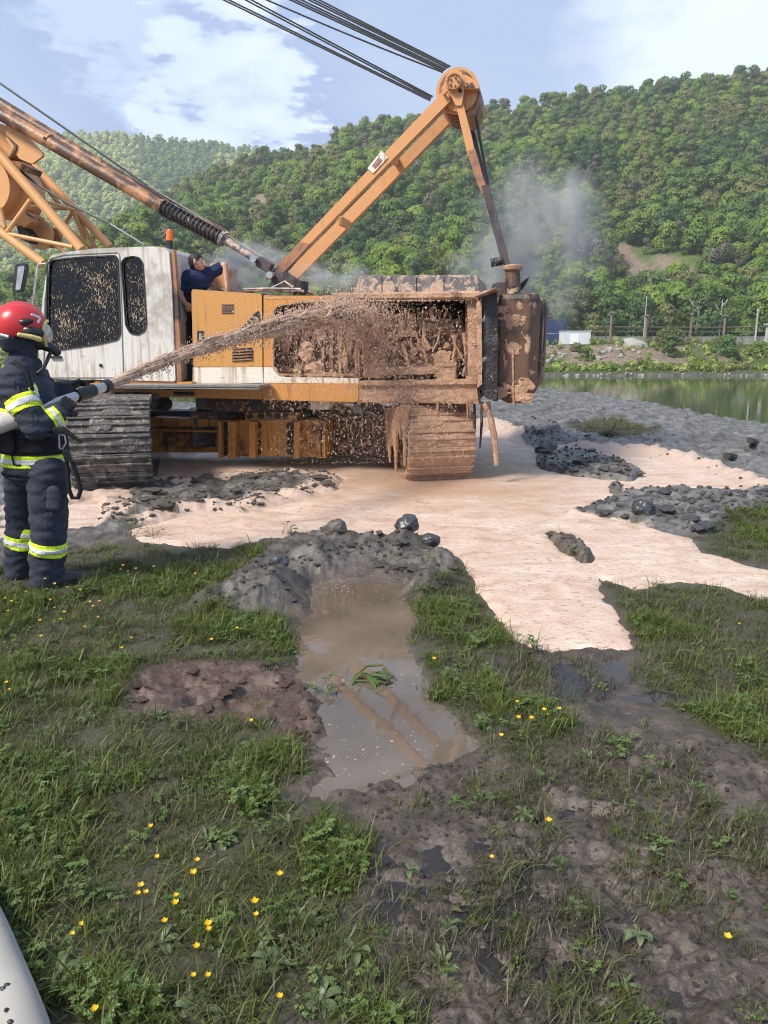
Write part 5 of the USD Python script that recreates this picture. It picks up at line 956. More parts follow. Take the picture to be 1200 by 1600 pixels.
plain('helmet_red', (0.50, 0.025, 0.03), .32, 0, 3, .05, 0.0); plain('amber_lens', (0.60, 0.50, 0.18), .25); plain('black_plastic', (0.014, 0.014, 0.015), .35); plain('hose_cloth', (0.40, 0.375, 0.335), .75, 0, 30, .2, .4); plain('hose_white', (0.30, 0.285, 0.26), .7, 0, 5, .12, .2); plain('alloy', (0.55, 0.54, 0.52), .3, .85, 12); plain('nozzle_grey', (0.42, 0.42, 0.43), .25, .6, 10, .1)
FYD = 5.15
def A(px, py, dy=0.0): return at_y(px, py, FYD + dy)
ff = thing('person', 'firefighter in dark turnout gear and red helmet holding a thick hose', 'person', (A(55, 905)[0], FYD, 0.0))
FO = np.array([A(55, 905)[0], FYD, 0.0])
def fp(name, m, mt, parent=None, label=None, smooth=True):
    m = cat_mesh(m) if isinstance(m, list) else m; m = m.copy(); m.apply_translation(-FO); return mesh(name, m, ML[mt], parent if parent is not None else ff, label=label, smooth=smooth)
hipN, kneeN, ankN = A(74, 738, -.07), A(77, 830, -.08), A(72, 902, -.05)
hipF, kneeF, ankF = A(38, 738, .1), A(36, 830, .12), A(31, 900, .14)
pel, wst, chs, nck, hed = A(57, 725), A(52, 675), A(40, 618), A(37, 572), A(37, 518)
shN, elN, wrN = A(22, 598, -.16), A(56, 668, -.22), A(90, 648, -.13)
shF, elF, wrF = A(58, 600, .2), A(82, 622, .26), A(101, 606, .3)
facing = np.array([.9, .43, 0]); facing /= np.linalg.norm(facing)
body = skin([[(hipN, .1), (kneeN, .075)], [(kneeN, .075), (ankN, .05)], [(hipF, .1), (kneeF, .075)], [(kneeF, .075), (ankF, .05)], [(ankN, .05), (ankN + facing * .17 + [0, 0, -.03], .035)], [(ankF, .05), (ankF + facing * .17 + [0, 0, -.03], .035)],
             [(hipN, .1), (hipF, .1), (wst, .13)], [(wst, .13), (chs, .15)], [(chs, .12), (shN, .06), (shF, .06), (nck, .06)], [(nck, .055), (hed, .06)], [(hed, (.1, .085, .11)), (hed + facing * .02 + [0, 0, -.03], .075)], [(hed + facing * .1 + [0, 0, -.01], .012), (hed + facing * .115 + [0, 0, -.04], .016)],
             [(shN, .06), (elN, .05)], [(elN, .05), (wrN, .035)], [(shF, .06), (elF, .05)], [(elF, .05), (wrF, .035)]], .03, 6)
fp('body', body, 'skin')
trs = skin([[(hipN, .135), (kneeN, .118)], [(kneeN, .118), (ankN + [0, 0, -.02], .112)], [(hipF, .13), (kneeF, .115)], [(kneeF, .115), (ankF + [0, 0, -.02], .108)], [(hipN, .13), (hipF, .13), (pel + [0, 0, .05], .15)]], .016, 6, .011, 13, 3)
fp('trousers', trs, 'turnout')
for m_, c_, ax in ((trs, A(75, 853, -.07), kneeN - ankN), (trs, A(33, 843, .12), kneeF - ankF)):
    lb = band(m_, c_, ax, .044, .004); fp('reflective_band', lb, 'lime_band', None, 'lime reflective band round a trouser leg'); fp('silver_stripe', band(m_, c_, ax, .017, .007), 'silver_band')
fp('thigh_pocket', skin([[(A(84, 772, -.2), (.05, .02, .06)), (A(84, 792, -.2), (.05, .02, .03))]], .014, 3, .004, 20, 2), 'turnout')
boots = skin([[(ankN + [0, 0, -.03], .085), (ankN + facing * .18 + [0, 0, -.03], .05)], [(ankF + [0, 0, -.03], .085), (ankF + facing * .18 + [0, 0, -.03], .05)]], .02, 4); fp('boots', boots, 'black_rubber')
jk = skin([[(pel + [0, 0, -.06], (.215, .18, .06)), (wst, (.205, .175, .1))], [(wst, (.2, .175, .1)), (chs, (.185, .18, .12))], [(chs, (.18, .17, .1)), (shN, .1), (shF, .1), (nck + [0, 0, .01], .1)]], .016, 6, .012, 11, 5)
fp('jacket', jk, 'turnout')
slN = skin([[(shN, .108), (elN, .088)], [(elN, .09), (wrN, .062)]], .014, 6, .012, 14, 6); slF = skin([[(shF, .1), (elF, .085)], [(elF, .085), (wrF, .06)]], .014, 6, .01, 14, 7)
slv = fp('sleeve', slN, 'turnout'); fp('sleeve', slF, 'turnout')
for m_, c_, ax, hf in ((jk, A(55, 717), (0.02, 0, 1), .043), (slN, shN * .5 + elN * .5, elN - shN, .05), (slN, elN * .18 + wrN * .82, wrN - elN, .035), (jk, A(30, 645), (.1, 0, 1), .035)):
    fp('reflective_band', band(m_, c_, ax, hf, .004), 'lime_band'); fp('silver_stripe', band(m_, c_, ax, hf * .4, .007), 'silver_band')
fp('jacket_hem', band(jk, A(55, 737), (0.02, 0, 1), .008, .007), 'webbing')
fp('waist_belt', band(jk, A(54, 692), (0.02, 0, 1), .05, .012), 'webbing')
fp('collar', tube([nck + [0, 0, -.05], nck + [0, 0, .0], nck + facing * .015 + [0, 0, .06]], [.125, .112, .1], 20), 'turnout')
# shoulder strap, belt gear
fp('harness_strap', [tube([A(10, 575, -.12), A(24, 567, -.16), A(40, 580, -.18), A(50, 610, -.2), A(46, 650, -.2)], .018, 8), tube([A(20, 675, -.2), A(16, 700, -.19), A(22, 727, -.18), A(32, 727, -.18)], .006, 6)], 'webbing'); fp('strap_end', skin(chain((A(70, 672, -.22), (.02, .01, .025)), (A(100, 672, -.24), (.02, .008, .022)), (A(126, 690, -.24), (.008, .005, .012))), .012, 4), 'webbing')
fp('belt_pouch', [box(*(lambda a: (a[0] - .05, a[0] + .06, a[1] - .03, a[1] + .03, a[2] - .08, a[2] + .08, .02))(A(8, 690, -.2)))], 'webbing')
kb = [A(92, 678, -.16), A(101, 681, -.16), A(103, 692, -.16), A(97, 703, -.16), A(93, 700, -.16), A(92, 678, -.16)]; fp('carabiner', tube(kb, .006, 6), 'steel'); fp('tool', [tube([A(100, 702, -.16), A(106, 720, -.16)], .02, 8), tube([A(106, 705, -.16), A(112, 722, -.16)], .012, 8)], 'black_plastic')
fp('lanyard', tube([A(104, 715, -.16), A(106, 740, -.16), A(108, 765, -.17), A(113, 778, -.17), A(122, 778, -.16), A(126, 766, -.15), A(121, 745, -.15), A(113, 722, -.15)], .015, 8), 'webbing')
fp('air_cylinder', skin([[(A(-30, 600, .02), .07), (A(-26, 690, .0), .07)]], .03, 2), 'lime_band')
# gloves
gN = skin(hand(wrN + (A(97, 640, -.1) - wrN) * .2, A(104, 632, -.07) - wrN, (.2, .85, .45), 1, (1.5, 1.5, 1.45, 1.4), 1.15, r=.0135) + [[(elN * .25 + wrN * .75, .05), (wrN, .046)]], .007, 4); fp('glove', gN, 'glove_leather')
hd = A(124, 600, .36) - wrF
gF = skin(hand(wrF, hd + [0, 0, .01], (.25, -.3, -.9), -1, (.12, 1.0, 1.3, 1.4), 1.2, r=.0135) + [[(elF * .3 + wrF * .7, .052), (wrF, .047)]], .007, 4); fp('glove', gF, 'glove_leather', None, 'black glove with its forefinger stretched out')
# helmet and mask
def hx(a, b, c): return hed + facing * a + np.cross((0, 0, 1), facing) * b + np.array([0, 0, c])
FR = np.stack([facing, np.cross((0, 0, 1), facing), [0, 0, 1]])
def ell(c, r, sub=3, zcut=None, cut=None):
    m = trimesh.creation.icosphere(sub, 1.0); v = m.vertices * r
    if zcut is not None: v[:, 2] = np.maximum(v[:, 2], zcut)
    m.vertices = v @ FR + c; return m
helmet = ell(hx(-.015, 0, .035), (.158, .132, .145), 4, -.07)
hv = helmet.vertices - hx(-.015, 0, .035); hl = hv @ FR.T
helmet.vertices = helmet.vertices + (np.array([0, 0, 1])[None] * (.012 * ss(.04, .0, np.abs(hl[:, 1])) * (hl[:, 2] > 0))[:, None]); hm = fp('helmet', helmet, 'helmet_red')
def side(a, b0, c): return hx(a, -b0, c)          # on the helmet's near (right) side
fp('side_vent', skin([[(side(-.0, .125, .055), (.035, .02, .022)), (side(.035, .12, .065), (.03, .018, .016))]], .012, 3), 'black_plastic'); fp('ear_guard', skin([[(side(.02, .13, -.005), (.045, .018, .035)), (side(.09, .11, -.01), (.03, .018, .03))]], .012, 3), 'black_plastic')
fp('side_lamp', skin(chain((side(-.03, .148, -.022), .014), (side(.04, .15, -.035), .016), (side(.085, .14, -.05), .018)), .01, 2), 'amber_lens')
fp('chevron', [bar(side(.05, .105, .105), side(.105, .08, .085), .012, .018), bar(side(.105, .08, .085), side(.085, .1, .05), .012, .018)], 'silver_band'); fp('chevron', bar(side(-.14, .09, -.02), side(-.09, .115, -.035), .012, .018), 'silver_band')
fp('hood', skin([[(hed + [0, 0, -.02], (.085, .1, .1)), (nck + [0, 0, .02], .085)]], .02, 4), 'turnout'); fp('neck_guard', skin([[(hx(-.07, 0, -.05), (.09, .12, .03)), (hx(-.06, 0, -.11), (.075, .1, .03))]], .02, 4), 'turnout')
fm_ = fp('face_mask', skin([[(hx(.06, 0, -.01), (.075, .085, .085)), (hx(.085, 0, -.07), (.05, .06, .05))]], .014, 4), 'black_plastic')
th_ = np.linspace(0, 2 * PI, 20)
ring = [hx(.148 - .035 * abs(math.sin(t)), .09 * math.sin(t), -.02 + .088 * math.cos(t)) for t in th_]; fp('visor_rim', tube(ring, .012, 6), 'amber_lens', fm_); fp('visor', ell(hx(.118, 0, -.02), (.055, .082, .082), 3), 'nozzle_grey', fm_)
fp('breathing_valve', skin(chain((hx(.11, -.02, -.085), .035), (hx(.155, -.03, -.105), .032), (hx(.185, -.035, -.13), .03)), .012, 2), 'black_plastic'); fp('mask_hose', tube([hx(.15, -.04, -.13), hx(.12, -.07, -.19), hx(.09, -.09, -.24), hx(.05, -.1, -.27)], .012, 8), 'black_plastic')
# the hose in his hands
N0, N1 = A(72, 634, -.06), at_y(167, 603, FYD + .42)
hose = thing('fire_hose', 'thick pale canvas fire hose with alloy nozzle held by the firefighter', 'fire hose', (0, 0, 0))
def hp(name, m, mt, par=None): return mesh(name, m, ML[mt], hose, smooth=40)
CP = A(28, 654, -.2); hp('hose', tube([A(-420, 640, -.4), A(-240, 676, -.36), A(-90, 684, -.3), A(-20, 671, -.25), A(14, 659, -.22), CP], [.056] * 6, 20), 'hose_cloth')
for k, (a_, r_, w_) in enumerate([(0, .063, .02), (.03, .07, .025), (.06, .062, .02), (.085, .068, .02)]):
    dd = (N0 - CP) / np.linalg.norm(N0 - CP); hp('coupling', disc(CP + dd * (a_ - .03), dd, r_, w_, 24), 'alloy')
hp('branch_pipe', tube([CP + (N0 - CP) * .2, CP + (N0 - CP) * .55, N0, N0 + (N1 - N0) * .5, N1], [.044, .034, .031, .031, .034], 20), 'nozzle_grey')
nd = (N1 - N0) / np.linalg.norm(N1 - N0)
hp('nozzle_ring', tube([N1 - nd * .03, N1 - nd * .025, N1 + nd * .02, N1 + nd * .025], [.034, .046, .046, .036], 24), 'black_rubber'); hp('grip_sleeve', tube([N0 + nd * .26, N0 + nd * .265, N0 + nd * .42, N0 + nd * .425], [.033, .044, .044, .033], 20), 'black_rubber'); hp('valve_ring', tube([N0 + nd * .2, N0 + nd * .2, N0 + nd * .25, N0 + nd * .25], [.03, .04, .04, .03], 20), 'steel')
hose2 = [at_z(px, py, .058) for px, py in ((-330, 1180), (-190, 1230), (-100, 1320), (-38, 1425), (-6, 1500), (22, 1572), (44, 1640), (66, 1740))]
from scipy.interpolate import CubicSpline
def spline(p, n): p = np.array(p); return CubicSpline(np.linspace(0, 1, len(p)), p)(np.linspace(0, 1, n))
h2 = mesh('fire_hose', tube(spline(hose2, 40), .058, 28), ML['hose_white'], label='thick off white fire hose lying in the grass at the lower left corner', cat='fire hose', smooth=True)
h2g = rs
for k in range(9):
    t = rs.uniform(.55, .82); c = spline(hose2, 100)[int(t * 99)]; mesh('dirt_mark', lump(c + [rs.uniform(-.02, .01), -.02, .056], (rs.uniform(.004, .009), .006, .004), k, .5, 1), ML['charred'], h2)

# the man behind the panel
def Lw(p): return UO + EU * p[0] + EW * p[1] + np.array([0, 0, p[2]])
def B(px, py, w): return Lw(U(px, py, w))
MO = B(288, 600, .45); man = thing('person', 'dark haired man in navy shirt leaning over the house panel beside the cab', 'person', (MO[0], MO[1], 1.03))
MO = np.array([MO[0], MO[1], 1.03])
def mp(name, m, mt):
    m = m.copy(); m.apply_translation(-MO); return mesh(name, m, ML[mt], man, smooth=True)
mh, mn, mc, mw_, mpv = B(309, 410, .2), B(309, 421, .24), B(309, 438, .28), B(296, 462, .32), B(290, 480, .36)
s1, e1, w1_, s2, e2, w2_ = B(284, 437, .2), B(281, 461, .12), B(290, 474, .1), B(331, 426, .36), B(351, 414, .4), B(354, 443, .34)
k1, k2, a1_, a2_ = B(292, 530, .36), B(281, 532, .55), B(288, 590, .42), B(280, 592, .62)
mbody = skin([[(mpv, .12), (mw_, .12)], [(mw_, .12), (mc, .135)], [(mc, .11), (s1, .055), (s2, .055), (mn, .05)], [(mn, .05), (mh, .05)], [(mh, (.078, .08, .095)), (mh + EU * .03 + [0, 0, -.04], .06)], [(mh + EU * .085, .014), (mh + EU * .098 + [0, 0, -.03], .016)], [(mh - EW * .08 - [0, 0, .01], .02), (mh - EW * .082 + [0, 0, .02], .018)],
               [(s1, .055), (e1, .042)], [(e1, .042), (w1_, .028)], [(s2, .055), (e2, .042)], [(e2, .042), (w2_, .028)], [(mpv, .11), (k1, .07)], [(k1, .07), (a1_, .05)], [(mpv, .11), (k2, .07)], [(k2, .07), (a2_, .05)], [(a1_, .05), (a1_ + EU * .15, .035)], [(a2_, .05), (a2_ + EU * .15, .035)]]
             + hand(w1_, B(297, 480, .08) - w1_, EW, 1, (.6, .7, .75, .8), .95) + hand(w2_, B(356, 455, .32) - w2_, -EU, -1, (.7, .8, .8, .9), .95), .012, 5)
mp('body', mbody, 'skin')
mp('shirt', skin([[(mw_ - [0, 0, .08], .145), (mw_, .15)], [(mw_, .145), (mc, .16)], [(mc, .14), (s1, .082), (s2, .082), (mn - [0, 0, .03], .07)], [(s1, .085), (s1 * .45 + e1 * .55, .07)], [(s2, .085), (s2 * .45 + e2 * .55, .07)]], .016, 5, .012, 12, 8), 'navy_shirt')
mp('trousers', skin([[(mpv, .15), (k1, .095)], [(k1, .095), (a1_, .075)], [(mpv, .15), (k2, .095)], [(k2, .095), (a2_, .075)]], .02, 5, .008, 12, 9), 'dark_trousers')
hr = skin([[(mh - EU * .025 + [0, 0, .03], (.092, .095, .085)), (mh - EU * .045 + [0, 0, -.02], (.07, .08, .07))]], .012, 3, .006, 60, 3); mp('hair', hr, 'hair')
mesh('iron_bar', tube([B(326, 444, .4), B(350, 453, .4), B(362, 458, .4)], .008, 6), ML['steel'], label='thin iron bar lying on the house beside the man', cat='bar')

# ------------------------------------------------------------------ the jet of muddy foam and its spray
mat('muddy_water', {'tc': ('texture_coordinate', {}), 'n': ('noise_texture', {'scale': 22.0, 'detail': 5.0}), 'r': ('rgb_ramp', {'ramp': [(0.3, (0.32, 0.20, 0.125)), (0.55, (0.50, 0.335, 0.23)), (0.72, (0.68, 0.52, 0.41))]}), 'b': ('bump', {'strength': .7, 'distance': .015}), 'p': ('principled_bsdf', {'roughness': .3})},
    [('tc.object', 'n.vector'), ('n.fac', 'r.fac'), ('r.color', 'p.base_color'), ('n.fac', 'b.height'), ('b.normal', 'p.normal')], 'p.BSDF')
T_ = B(584, 494, -.05); pn = np.array([T_[1] - N1[1], -(T_[0] - N1[0]), 0]); pn /= np.linalg.norm(pn)
def jetp(px, py):
    d = pixdir(px, py); return CAM + d * (((N1 - CAM) @ pn) / (d @ pn))
JP = np.array([N1] + [jetp(*q) for q in ((200, 590), (240, 573), (290, 553), (340, 536), (390, 520), (440, 507), (490, 497), (530, 490), (560, 490), (578, 496))]); tt = np.linspace(0, 1, 90)
sl = np.concatenate([[0], np.cumsum(np.linalg.norm(np.diff(JP, axis=0), axis=1))]); sl /= sl[-1]; JC = CubicSpline(sl, JP)(tt)
JR = np.interp(tt, [0, .1, .3, .6, .85, 1], [.026, .034, .05, .085, .12, .17])
ax_ = np.gradient(JC, axis=0); ax_ /= np.linalg.norm(ax_, axis=1, keepdims=True); jx = np.cross(ax_, (0, 0, 1)); jx /= np.linalg.norm(jx, axis=1, keepdims=True); jz = np.cross(jx, ax_)
jr = np.random.default_rng(77); strands = []
for k in range(110):
    a0, q = jr.uniform(0, 6.28), jr.uniform(0, 1) ** .6; i0 = int(jr.uniform(-20, 62)); i1 = int(min(89, max(i0 + jr.uniform(18, 50), 12))); i0 = max(i0, 0)
    if i1 - i0 < 6: continue
    sl_ = slice(i0, i1); t = tt[sl_]; nn = (meshkit.noise(np.stack([t * 14 + k * 9, t * 0 + k, t * 0], -1), k) - .5) * 2.0; n2 = (meshkit.noise(np.stack([t * 14 + k * 5, t * 0 + k, t * 0 + 3], -1), k + 99) - .5) * 2.0
    off = (q * .75 * np.cos(a0) + nn * .55)[:, None] * jx[sl_] + (q * .75 * np.sin(a0) + n2 * .55)[:, None] * jz[sl_]
    rad = JR[sl_] * jr.uniform(.10, .32) * np.clip(np.sin(np.linspace(.12 if i0 else 1.5, PI - .1, i1 - i0)), 0.06, 1) * (.75 + .6 * meshkit.noise(np.stack([t * 40, t * 0 + k, t * 0], -1), k + 7))
    strands.append(tube(JC[sl_] + off * JR[sl_][:, None], rad, 8))
core = tube(JC[:50], JR[:50] * np.linspace(.8, .15, 50), 12)
jet = rough(cat_mesh(strands + [core]), .035, .012, 16, 6); mesh('water_jet', jet, ML['muddy_water'], label='thick brown jet of muddy foam arching from the nozzle into the machine', cat='water jet', kind='stuff', smooth=True)
drop = trimesh.creation.icosphere(1, 1.0)
n1_ = 9000; i = (jr.random(n1_) ** .7 * 89).astype(int); ga = jr.normal(size=(n1_, 2)) * .75; pts1 = JC[i] + (ga[:, :1] * jx[i] + ga[:, 1:] * jz[i]) * (JR[i] * 1.15)[:, None]; s1_ = jr.uniform(.0015, .0045, n1_) * (1 + tt[i])
n2_ = 15000; px = jr.normal(565, 72, n2_); py = np.clip(jr.normal(560, 62, n2_), 470, 722); wv = -jr.uniform(.02, .85, n2_)
px, py = np.where(jr.random(n2_) < .45, jr.uniform(420, 725, n2_), px), np.where(jr.random(n2_) < .45, jr.uniform(480, 725, n2_), py); k = (px > 385) & (px < 745) & ~((py < 500) & (px < 500)); pts2 = np.array([Lw(U(a_, b_, c_)) for a_, b_, c_ in zip(px[k], py[k], wv[k])]); s2_ = jr.uniform(.0018, .005, len(pts2)) * jr.choice([.6, 1, 1.7], len(pts2), p=[.5, .38, .12])
n3_ = 9000; ph, ra = jr.uniform(0, 6.28, n3_), np.abs(jr.normal(size=n3_)) * .21; base_ = np.array([Lw(U(q, 497, -.04)) for q in jr.normal(566, 15, n3_)]); pts3 = base_ + (np.cos(ph) * ra * 1.35)[:, None] * EU + (np.sin(ph) * ra - ra ** 2 * .5)[:, None] * [0, 0, 1] - (jr.random(n3_) * (.05 + ra * .7))[:, None] * EW; s3_ = jr.uniform(.0018, .0062, n3_) * jr.choice([.7, 1, 1.9], n3_, p=[.5, .4, .1])
pts, ssz = np.vstack([pts1, pts2, pts3]), np.concatenate([s1_, s2_, s3_]); st = ssz[:, None] * np.stack([jr.uniform(.7, 1.2, len(ssz)), jr.uniform(.7, 1.2, len(ssz)), jr.uniform(.8, 2.0, len(ssz))], 1)
kp = pts[:, 2] > 0.03; pts, st = pts[kp], st[kp]
plain('spray_mud', (0.44, 0.285, 0.19), .3); plain('spray_foam', (0.52, 0.37, 0.28), .4)
scatter('spray', [(drop, ML['spray_mud']), (drop, ML['spray_foam'])], pts, (jr.random(len(pts)) < .5).astype(int), jr.uniform(0, 6, len(pts)), st, 'cloud of muddy foam drops splashing off the machine', 'spray', kind='stuff')

# ------------------------------------------------------------------ clods, stones, litter on the mud
def tz1(x, y): return terrain(np.atleast_1d(x), np.atleast_1d(y))
cr = np.random.default_rng(21)
def in_poly(poly, n):
    x0, y0, x1, y1 = poly.bounds; out = np.zeros((0, 2))
    while len(out) < n:
        p = np.stack([cr.uniform(x0, x1, n * 3), cr.uniform(y0, y1, n * 3)], 1); out = np.vstack([out, p[shapely.contains_xy(poly, p[:, 0], p[:, 1])]])
    return out[:n]
def cloud_of(name, poly, n, smin, smax, mt, lab, group, cat='clod', seeds=(1, 2, 3)):
    ps = in_poly(poly, n); z = tz1(ps[:, 0], ps[:, 1]); fs = {}
    for k in range(n):
        v = seeds[k % len(seeds)]; s = smin + (smax - smin) * cr.random() ** 2.5; loc = (ps[k, 0], ps[k, 1], z[k] + s * .1); sc3 = s * cr.uniform(.7, 1.3, 3)
        if v not in fs:
            t = thing(name, lab, cat, loc, cr.uniform(0, 360), group, sc3 * [1, 1, .6]); mesh('lump', lump((0, 0, 0), (1, .85, .62), v * 5 + 3, .75, 2, 1.9), ML[mt], t, smooth=60); fs[v] = t
        else: copy(fs[v], loc, cr.uniform(0, 360), sc3 * [1, 1, .6])
cloud_of('mud_clod', MOUND, 40, .02, .075, 'clod', 'grey clod on the mud heap at the back of the puddle', 'clods on the mud heap')
cloud_of('mud_clod', MUDLUMP, 60, .025, .1, 'clod', 'dark clod on the mud ridge between the left track and the foam', 'clods by the left track', seeds=(4, 5, 6))
cloud_of('slate_stone', ROCKY, 60, .025, .085, 'wet_stone', 'wet dark stone in the rubble patch on the right side of the foam', 'stones on the rubble patch', 'stone', (7, 8, 9))
cloud_of('mud_clod', ISLES[0], 26, .03, .1, 'clod', 'black clod on the mud island in the foam right of the crane', 'clods on the mud island', seeds=(10, 11))
cloud_of('mud_clod', ISLES[3].union(ISLES[2]).union(ISLES[1]), 14, .03, .09, 'clod', 'black clod poking out of the foam on its right side', 'clods poking out of the foam', seeds=(12, 13))
cloud_of('earth_clod', BROWN, 46, .012, .045, 'clod_brown', 'reddish brown clod on the bare earth left of the puddle', 'clods on the bare brown earth', seeds=(14, 15, 16))
for px, py, s, lab in ((636, 850, .085, 'rounded black wet stone on the rim of the mud heap'), (672, 857, .07, 'angular dark stone right of the rounded black stone'), (526, 842, .09, 'big dark mud lump topping the mud heap behind the puddle'), (437, 906, .06, 'single rounded stone on the mud left of the puddle'), (962, 762, .07, 'lone dark clod in the foam near the rubble'), (1003, 803, .1, 'largest brownish stone in the rubble patch'), (853, 700, .16, 'big black clod standing in the thin foam behind')):
    p = at_z(px, py + 6, 0.02); mesh('wet_stone' if 'stone' in lab else 'mud_lump', lump((p[0], p[1], float(tz1(p[0], p[1])[0]) + s * .5), (s * 1.1, s, s * .85), px, .4, 3, 1.5), ML['wet_stone' if 'stone' in lab and 'pale' not in lab else 'clod'], label=lab, cat='stone' if 'stone' in lab else 'clod', smooth=60)
allmud = shapely.union_all([MOUND, MUDLUMP, ROCKY, BROWN] + ISLES); ps = np.vstack([in_poly(allmud, 2600), in_poly(gpoly([(840, 640), (1200, 700), (1200, 770), (1000, 760), (860, 690), (780, 660)]), 350), in_poly(gpoly([(520, 1200), (1250, 1150), (1250, 1640), (640, 1640)]), 1500)])
z = tz1(ps[:, 0], ps[:, 1]); k = z > POOL_Z - .01; ps, z = ps[k], z[k]; s = .004 + .018 * cr.random(len(ps)) ** 3 * np.clip(ps[:, 1] / 5, .4, 1.6)
scatter('mud_crumbs', [(lump((0, 0, 0), (1, .8, .6), v, .7, 1, 1.8), ML['clod']) for v in (51, 52, 53)], np.c_[ps, z + s * .3], cr.integers(0, 3, len(ps)), cr.uniform(0, 6, len(ps)), s, 'small crumbs of mud scattered over the bare ground', 'mud')
dw = [at_z(915, 682, .1), at_z(940, 678, .12), at_z(955, 676, .14), at_z(962, 684, .06)]; t = thing('driftwood', 'dark crooked branch lying on the grey mud flat', 'branch', (0, 0, 0)); mesh('branch', tube(spline(dw, 14), np.linspace(.03, .06, 14), 7), ML['drift_wood'], t); mesh('twig', tube([dw[2], dw[2] + [.1, .1, .16]], [.03, .012], 6), ML['drift_wood'], t)
for k, (a, b) in enumerate((((1172, 688), (1186, 697)), ((1135, 712), (1152, 718)))): mesh('driftwood', tube([at_z(*a, .25 - .1 * k), at_z(*b, .03)], [.05, .07], 7), ML['drift_wood'], label=('short dark stump leaning out of the mud at the water edge', 'short black stick lying flat on the grey mud')[k], cat='branch')
bp = at_z(968, 696, .05); g_ = trimesh.creation.icosphere(3, 1.0); g_.vertices = g_.vertices * [.35, .2, .07] * (1 + .6 * (meshkit.fbm(g_.vertices * 2.5, 3, 4) - .5))[:, None] + bp; mesh('plastic_sheet', g_, ML['blue_plastic'], label='crumpled pale blue plastic on the grey mud', cat='litter', smooth=60)

# ------------------------------------------------------------------ grass, weeds and flowers
gr = np.random.default_rng(55)
def blades(seed, n, h, spread, w, lean, bend, base=.02):
    r = np.random.default_rng(seed); vs, fs = [], []
    for k in range(n):
        a = r.uniform(0, 2 * PI); hh = h * r.uniform(.45, 1.15); b0 = np.array([*(r.normal(size=2) * spread * .45), -.015]); d = np.array([math.cos(a), math.sin(a), 0]); l = lean * r.uniform(.2, 1.3); ww = w * r.uniform(.6, 1.3); sd_ = np.array([-d[1], d[0], 0]); tw = r.uniform(-.6, .6); sd_ = sd_ * math.cos(tw) + d * math.sin(tw)
        p = [b0]; an = l
        for q in range(3): p.append(p[-1] + (d * math.sin(an) + np.array([0, 0, math.cos(an)])) * hh / 3); an += bend * r.uniform(.4, 1.5)
        i0 = len(vs); vs += [p[0] - sd_ * ww * .35, p[0] + sd_ * ww * .35, p[1] - sd_ * ww * .5, p[1] + sd_ * ww * .5, p[2] - sd_ * ww * .38, p[2] + sd_ * ww * .38, p[3]]
        fs += [(i0, i0 + 1, i0 + 3), (i0, i0 + 3, i0 + 2), (i0 + 2, i0 + 3, i0 + 5), (i0 + 2, i0 + 5, i0 + 4), (i0 + 4, i0 + 5, i0 + 6)]
    return tm(vs, fs)
def leaf_shape(base, d, L_, w, droop, lobes=False, seed=0):
    r = np.random.default_rng(seed); d = np.asarray(d, float); sdv = np.cross(d, (0, 0, 1)); sdv /= np.linalg.norm(sdv) + 1e-9; vs, fs = [], []; p = np.asarray(base, float); n = 6; an = 0
    for q in range(n + 1):
        t = q / n; ww = w * math.sin(PI * min(1, .06 + t * .94)) ** .8 * (1 if not lobes else (.55 + .9 * (q % 2))) ; c = np.array([0, 0, -1]) * 0.18 * ww
        vs += [p - sdv * ww * .5 - c * 0, p + c, p + sdv * ww * .5]
        dd = d * math.cos(an) + np.array([0, 0, -1]) * math.sin(an); p = p + dd * L_ / n; an += droop / n * r.uniform(.5, 1.5)
        if q < n:
            i = q * 3; fs += [(i, i + 1, i + 4), (i, i + 4, i + 3), (i + 1, i + 2, i + 5), (i + 1, i + 5, i + 4)]
    return tm(vs, fs)
def rosette(seed, n, L_, w, el=(.3, 1.1), droop=1.2):
    r = np.random.default_rng(seed); ms = []
    for k in range(n):
        a = k * 2.4 + r.normal() * .2; e = r.uniform(*el); d = np.array([math.cos(a) * math.cos(e), math.sin(a) * math.cos(e), math.sin(e)]); ms.append(leaf_shape((0, 0, 0), d, L_ * r.uniform(.6, 1.15), w * r.uniform(.7, 1.2), droop * r.uniform(.5, 1.5), False, seed + k))
    return cat_mesh(ms)
def herb(seed, n, h, L_):
    """small plant of lobed leaves on thin stalks"""
    r = np.random.default_rng(seed); ms = []
    for k in range(n):
        a = r.uniform(0, 6.28); q = r.uniform(.2, 1) * h * .8; top = np.array([math.cos(a) * q, math.sin(a) * q, h * r.uniform(.35, 1)]); ms.append(tube([(0, 0, 0), top * [.4, .4, .7], top], .0012, 3, False))
        for j_ in range(3):
            b = a + (j_ - 1) * .95; ms.append(leaf_shape(top, (math.cos(b), math.sin(b), r.uniform(-.1, .35)), L_ * (1.15 if j_ == 1 else .9), L_ * .55, r.uniform(.1, .9), True, seed * 7 + k * 3 + j_))
    return cat_mesh(ms)
gp = [(blades(1, 34, .075, .06, .004, .75, .5), ML['grass_fresh']), (blades(2, 30, .115, .055, .0042, .55, .45), ML['grass_fresh']), (blades(3, 34, .085, .07, .004, .9, .35), ML['grass_dull']), (blades(4, 30, .13, .07, .0042, .95, .4), ML['grass_dull']), (herb(5, 7, .05, .017), ML['weed_leaf']), (herb(6, 7, .065, .021), ML['weed_leaf']), (rosette(7, 7, .075, .017), ML['weed_leaf']), (blades(8, 26, .10, .08, .005, 1.25, .2), ML['grass_muddy']), (blades(9, 20, .17, .06, .005, .5, .5), ML['grass_fresh']), (rosette(10, 6, .06, .018, (.1, .7), 1.0), ML['grass_muddy']), (rosette(11, 8, .08, .014, (.4, 1.2), 1.0), ML['weed_grey'])]
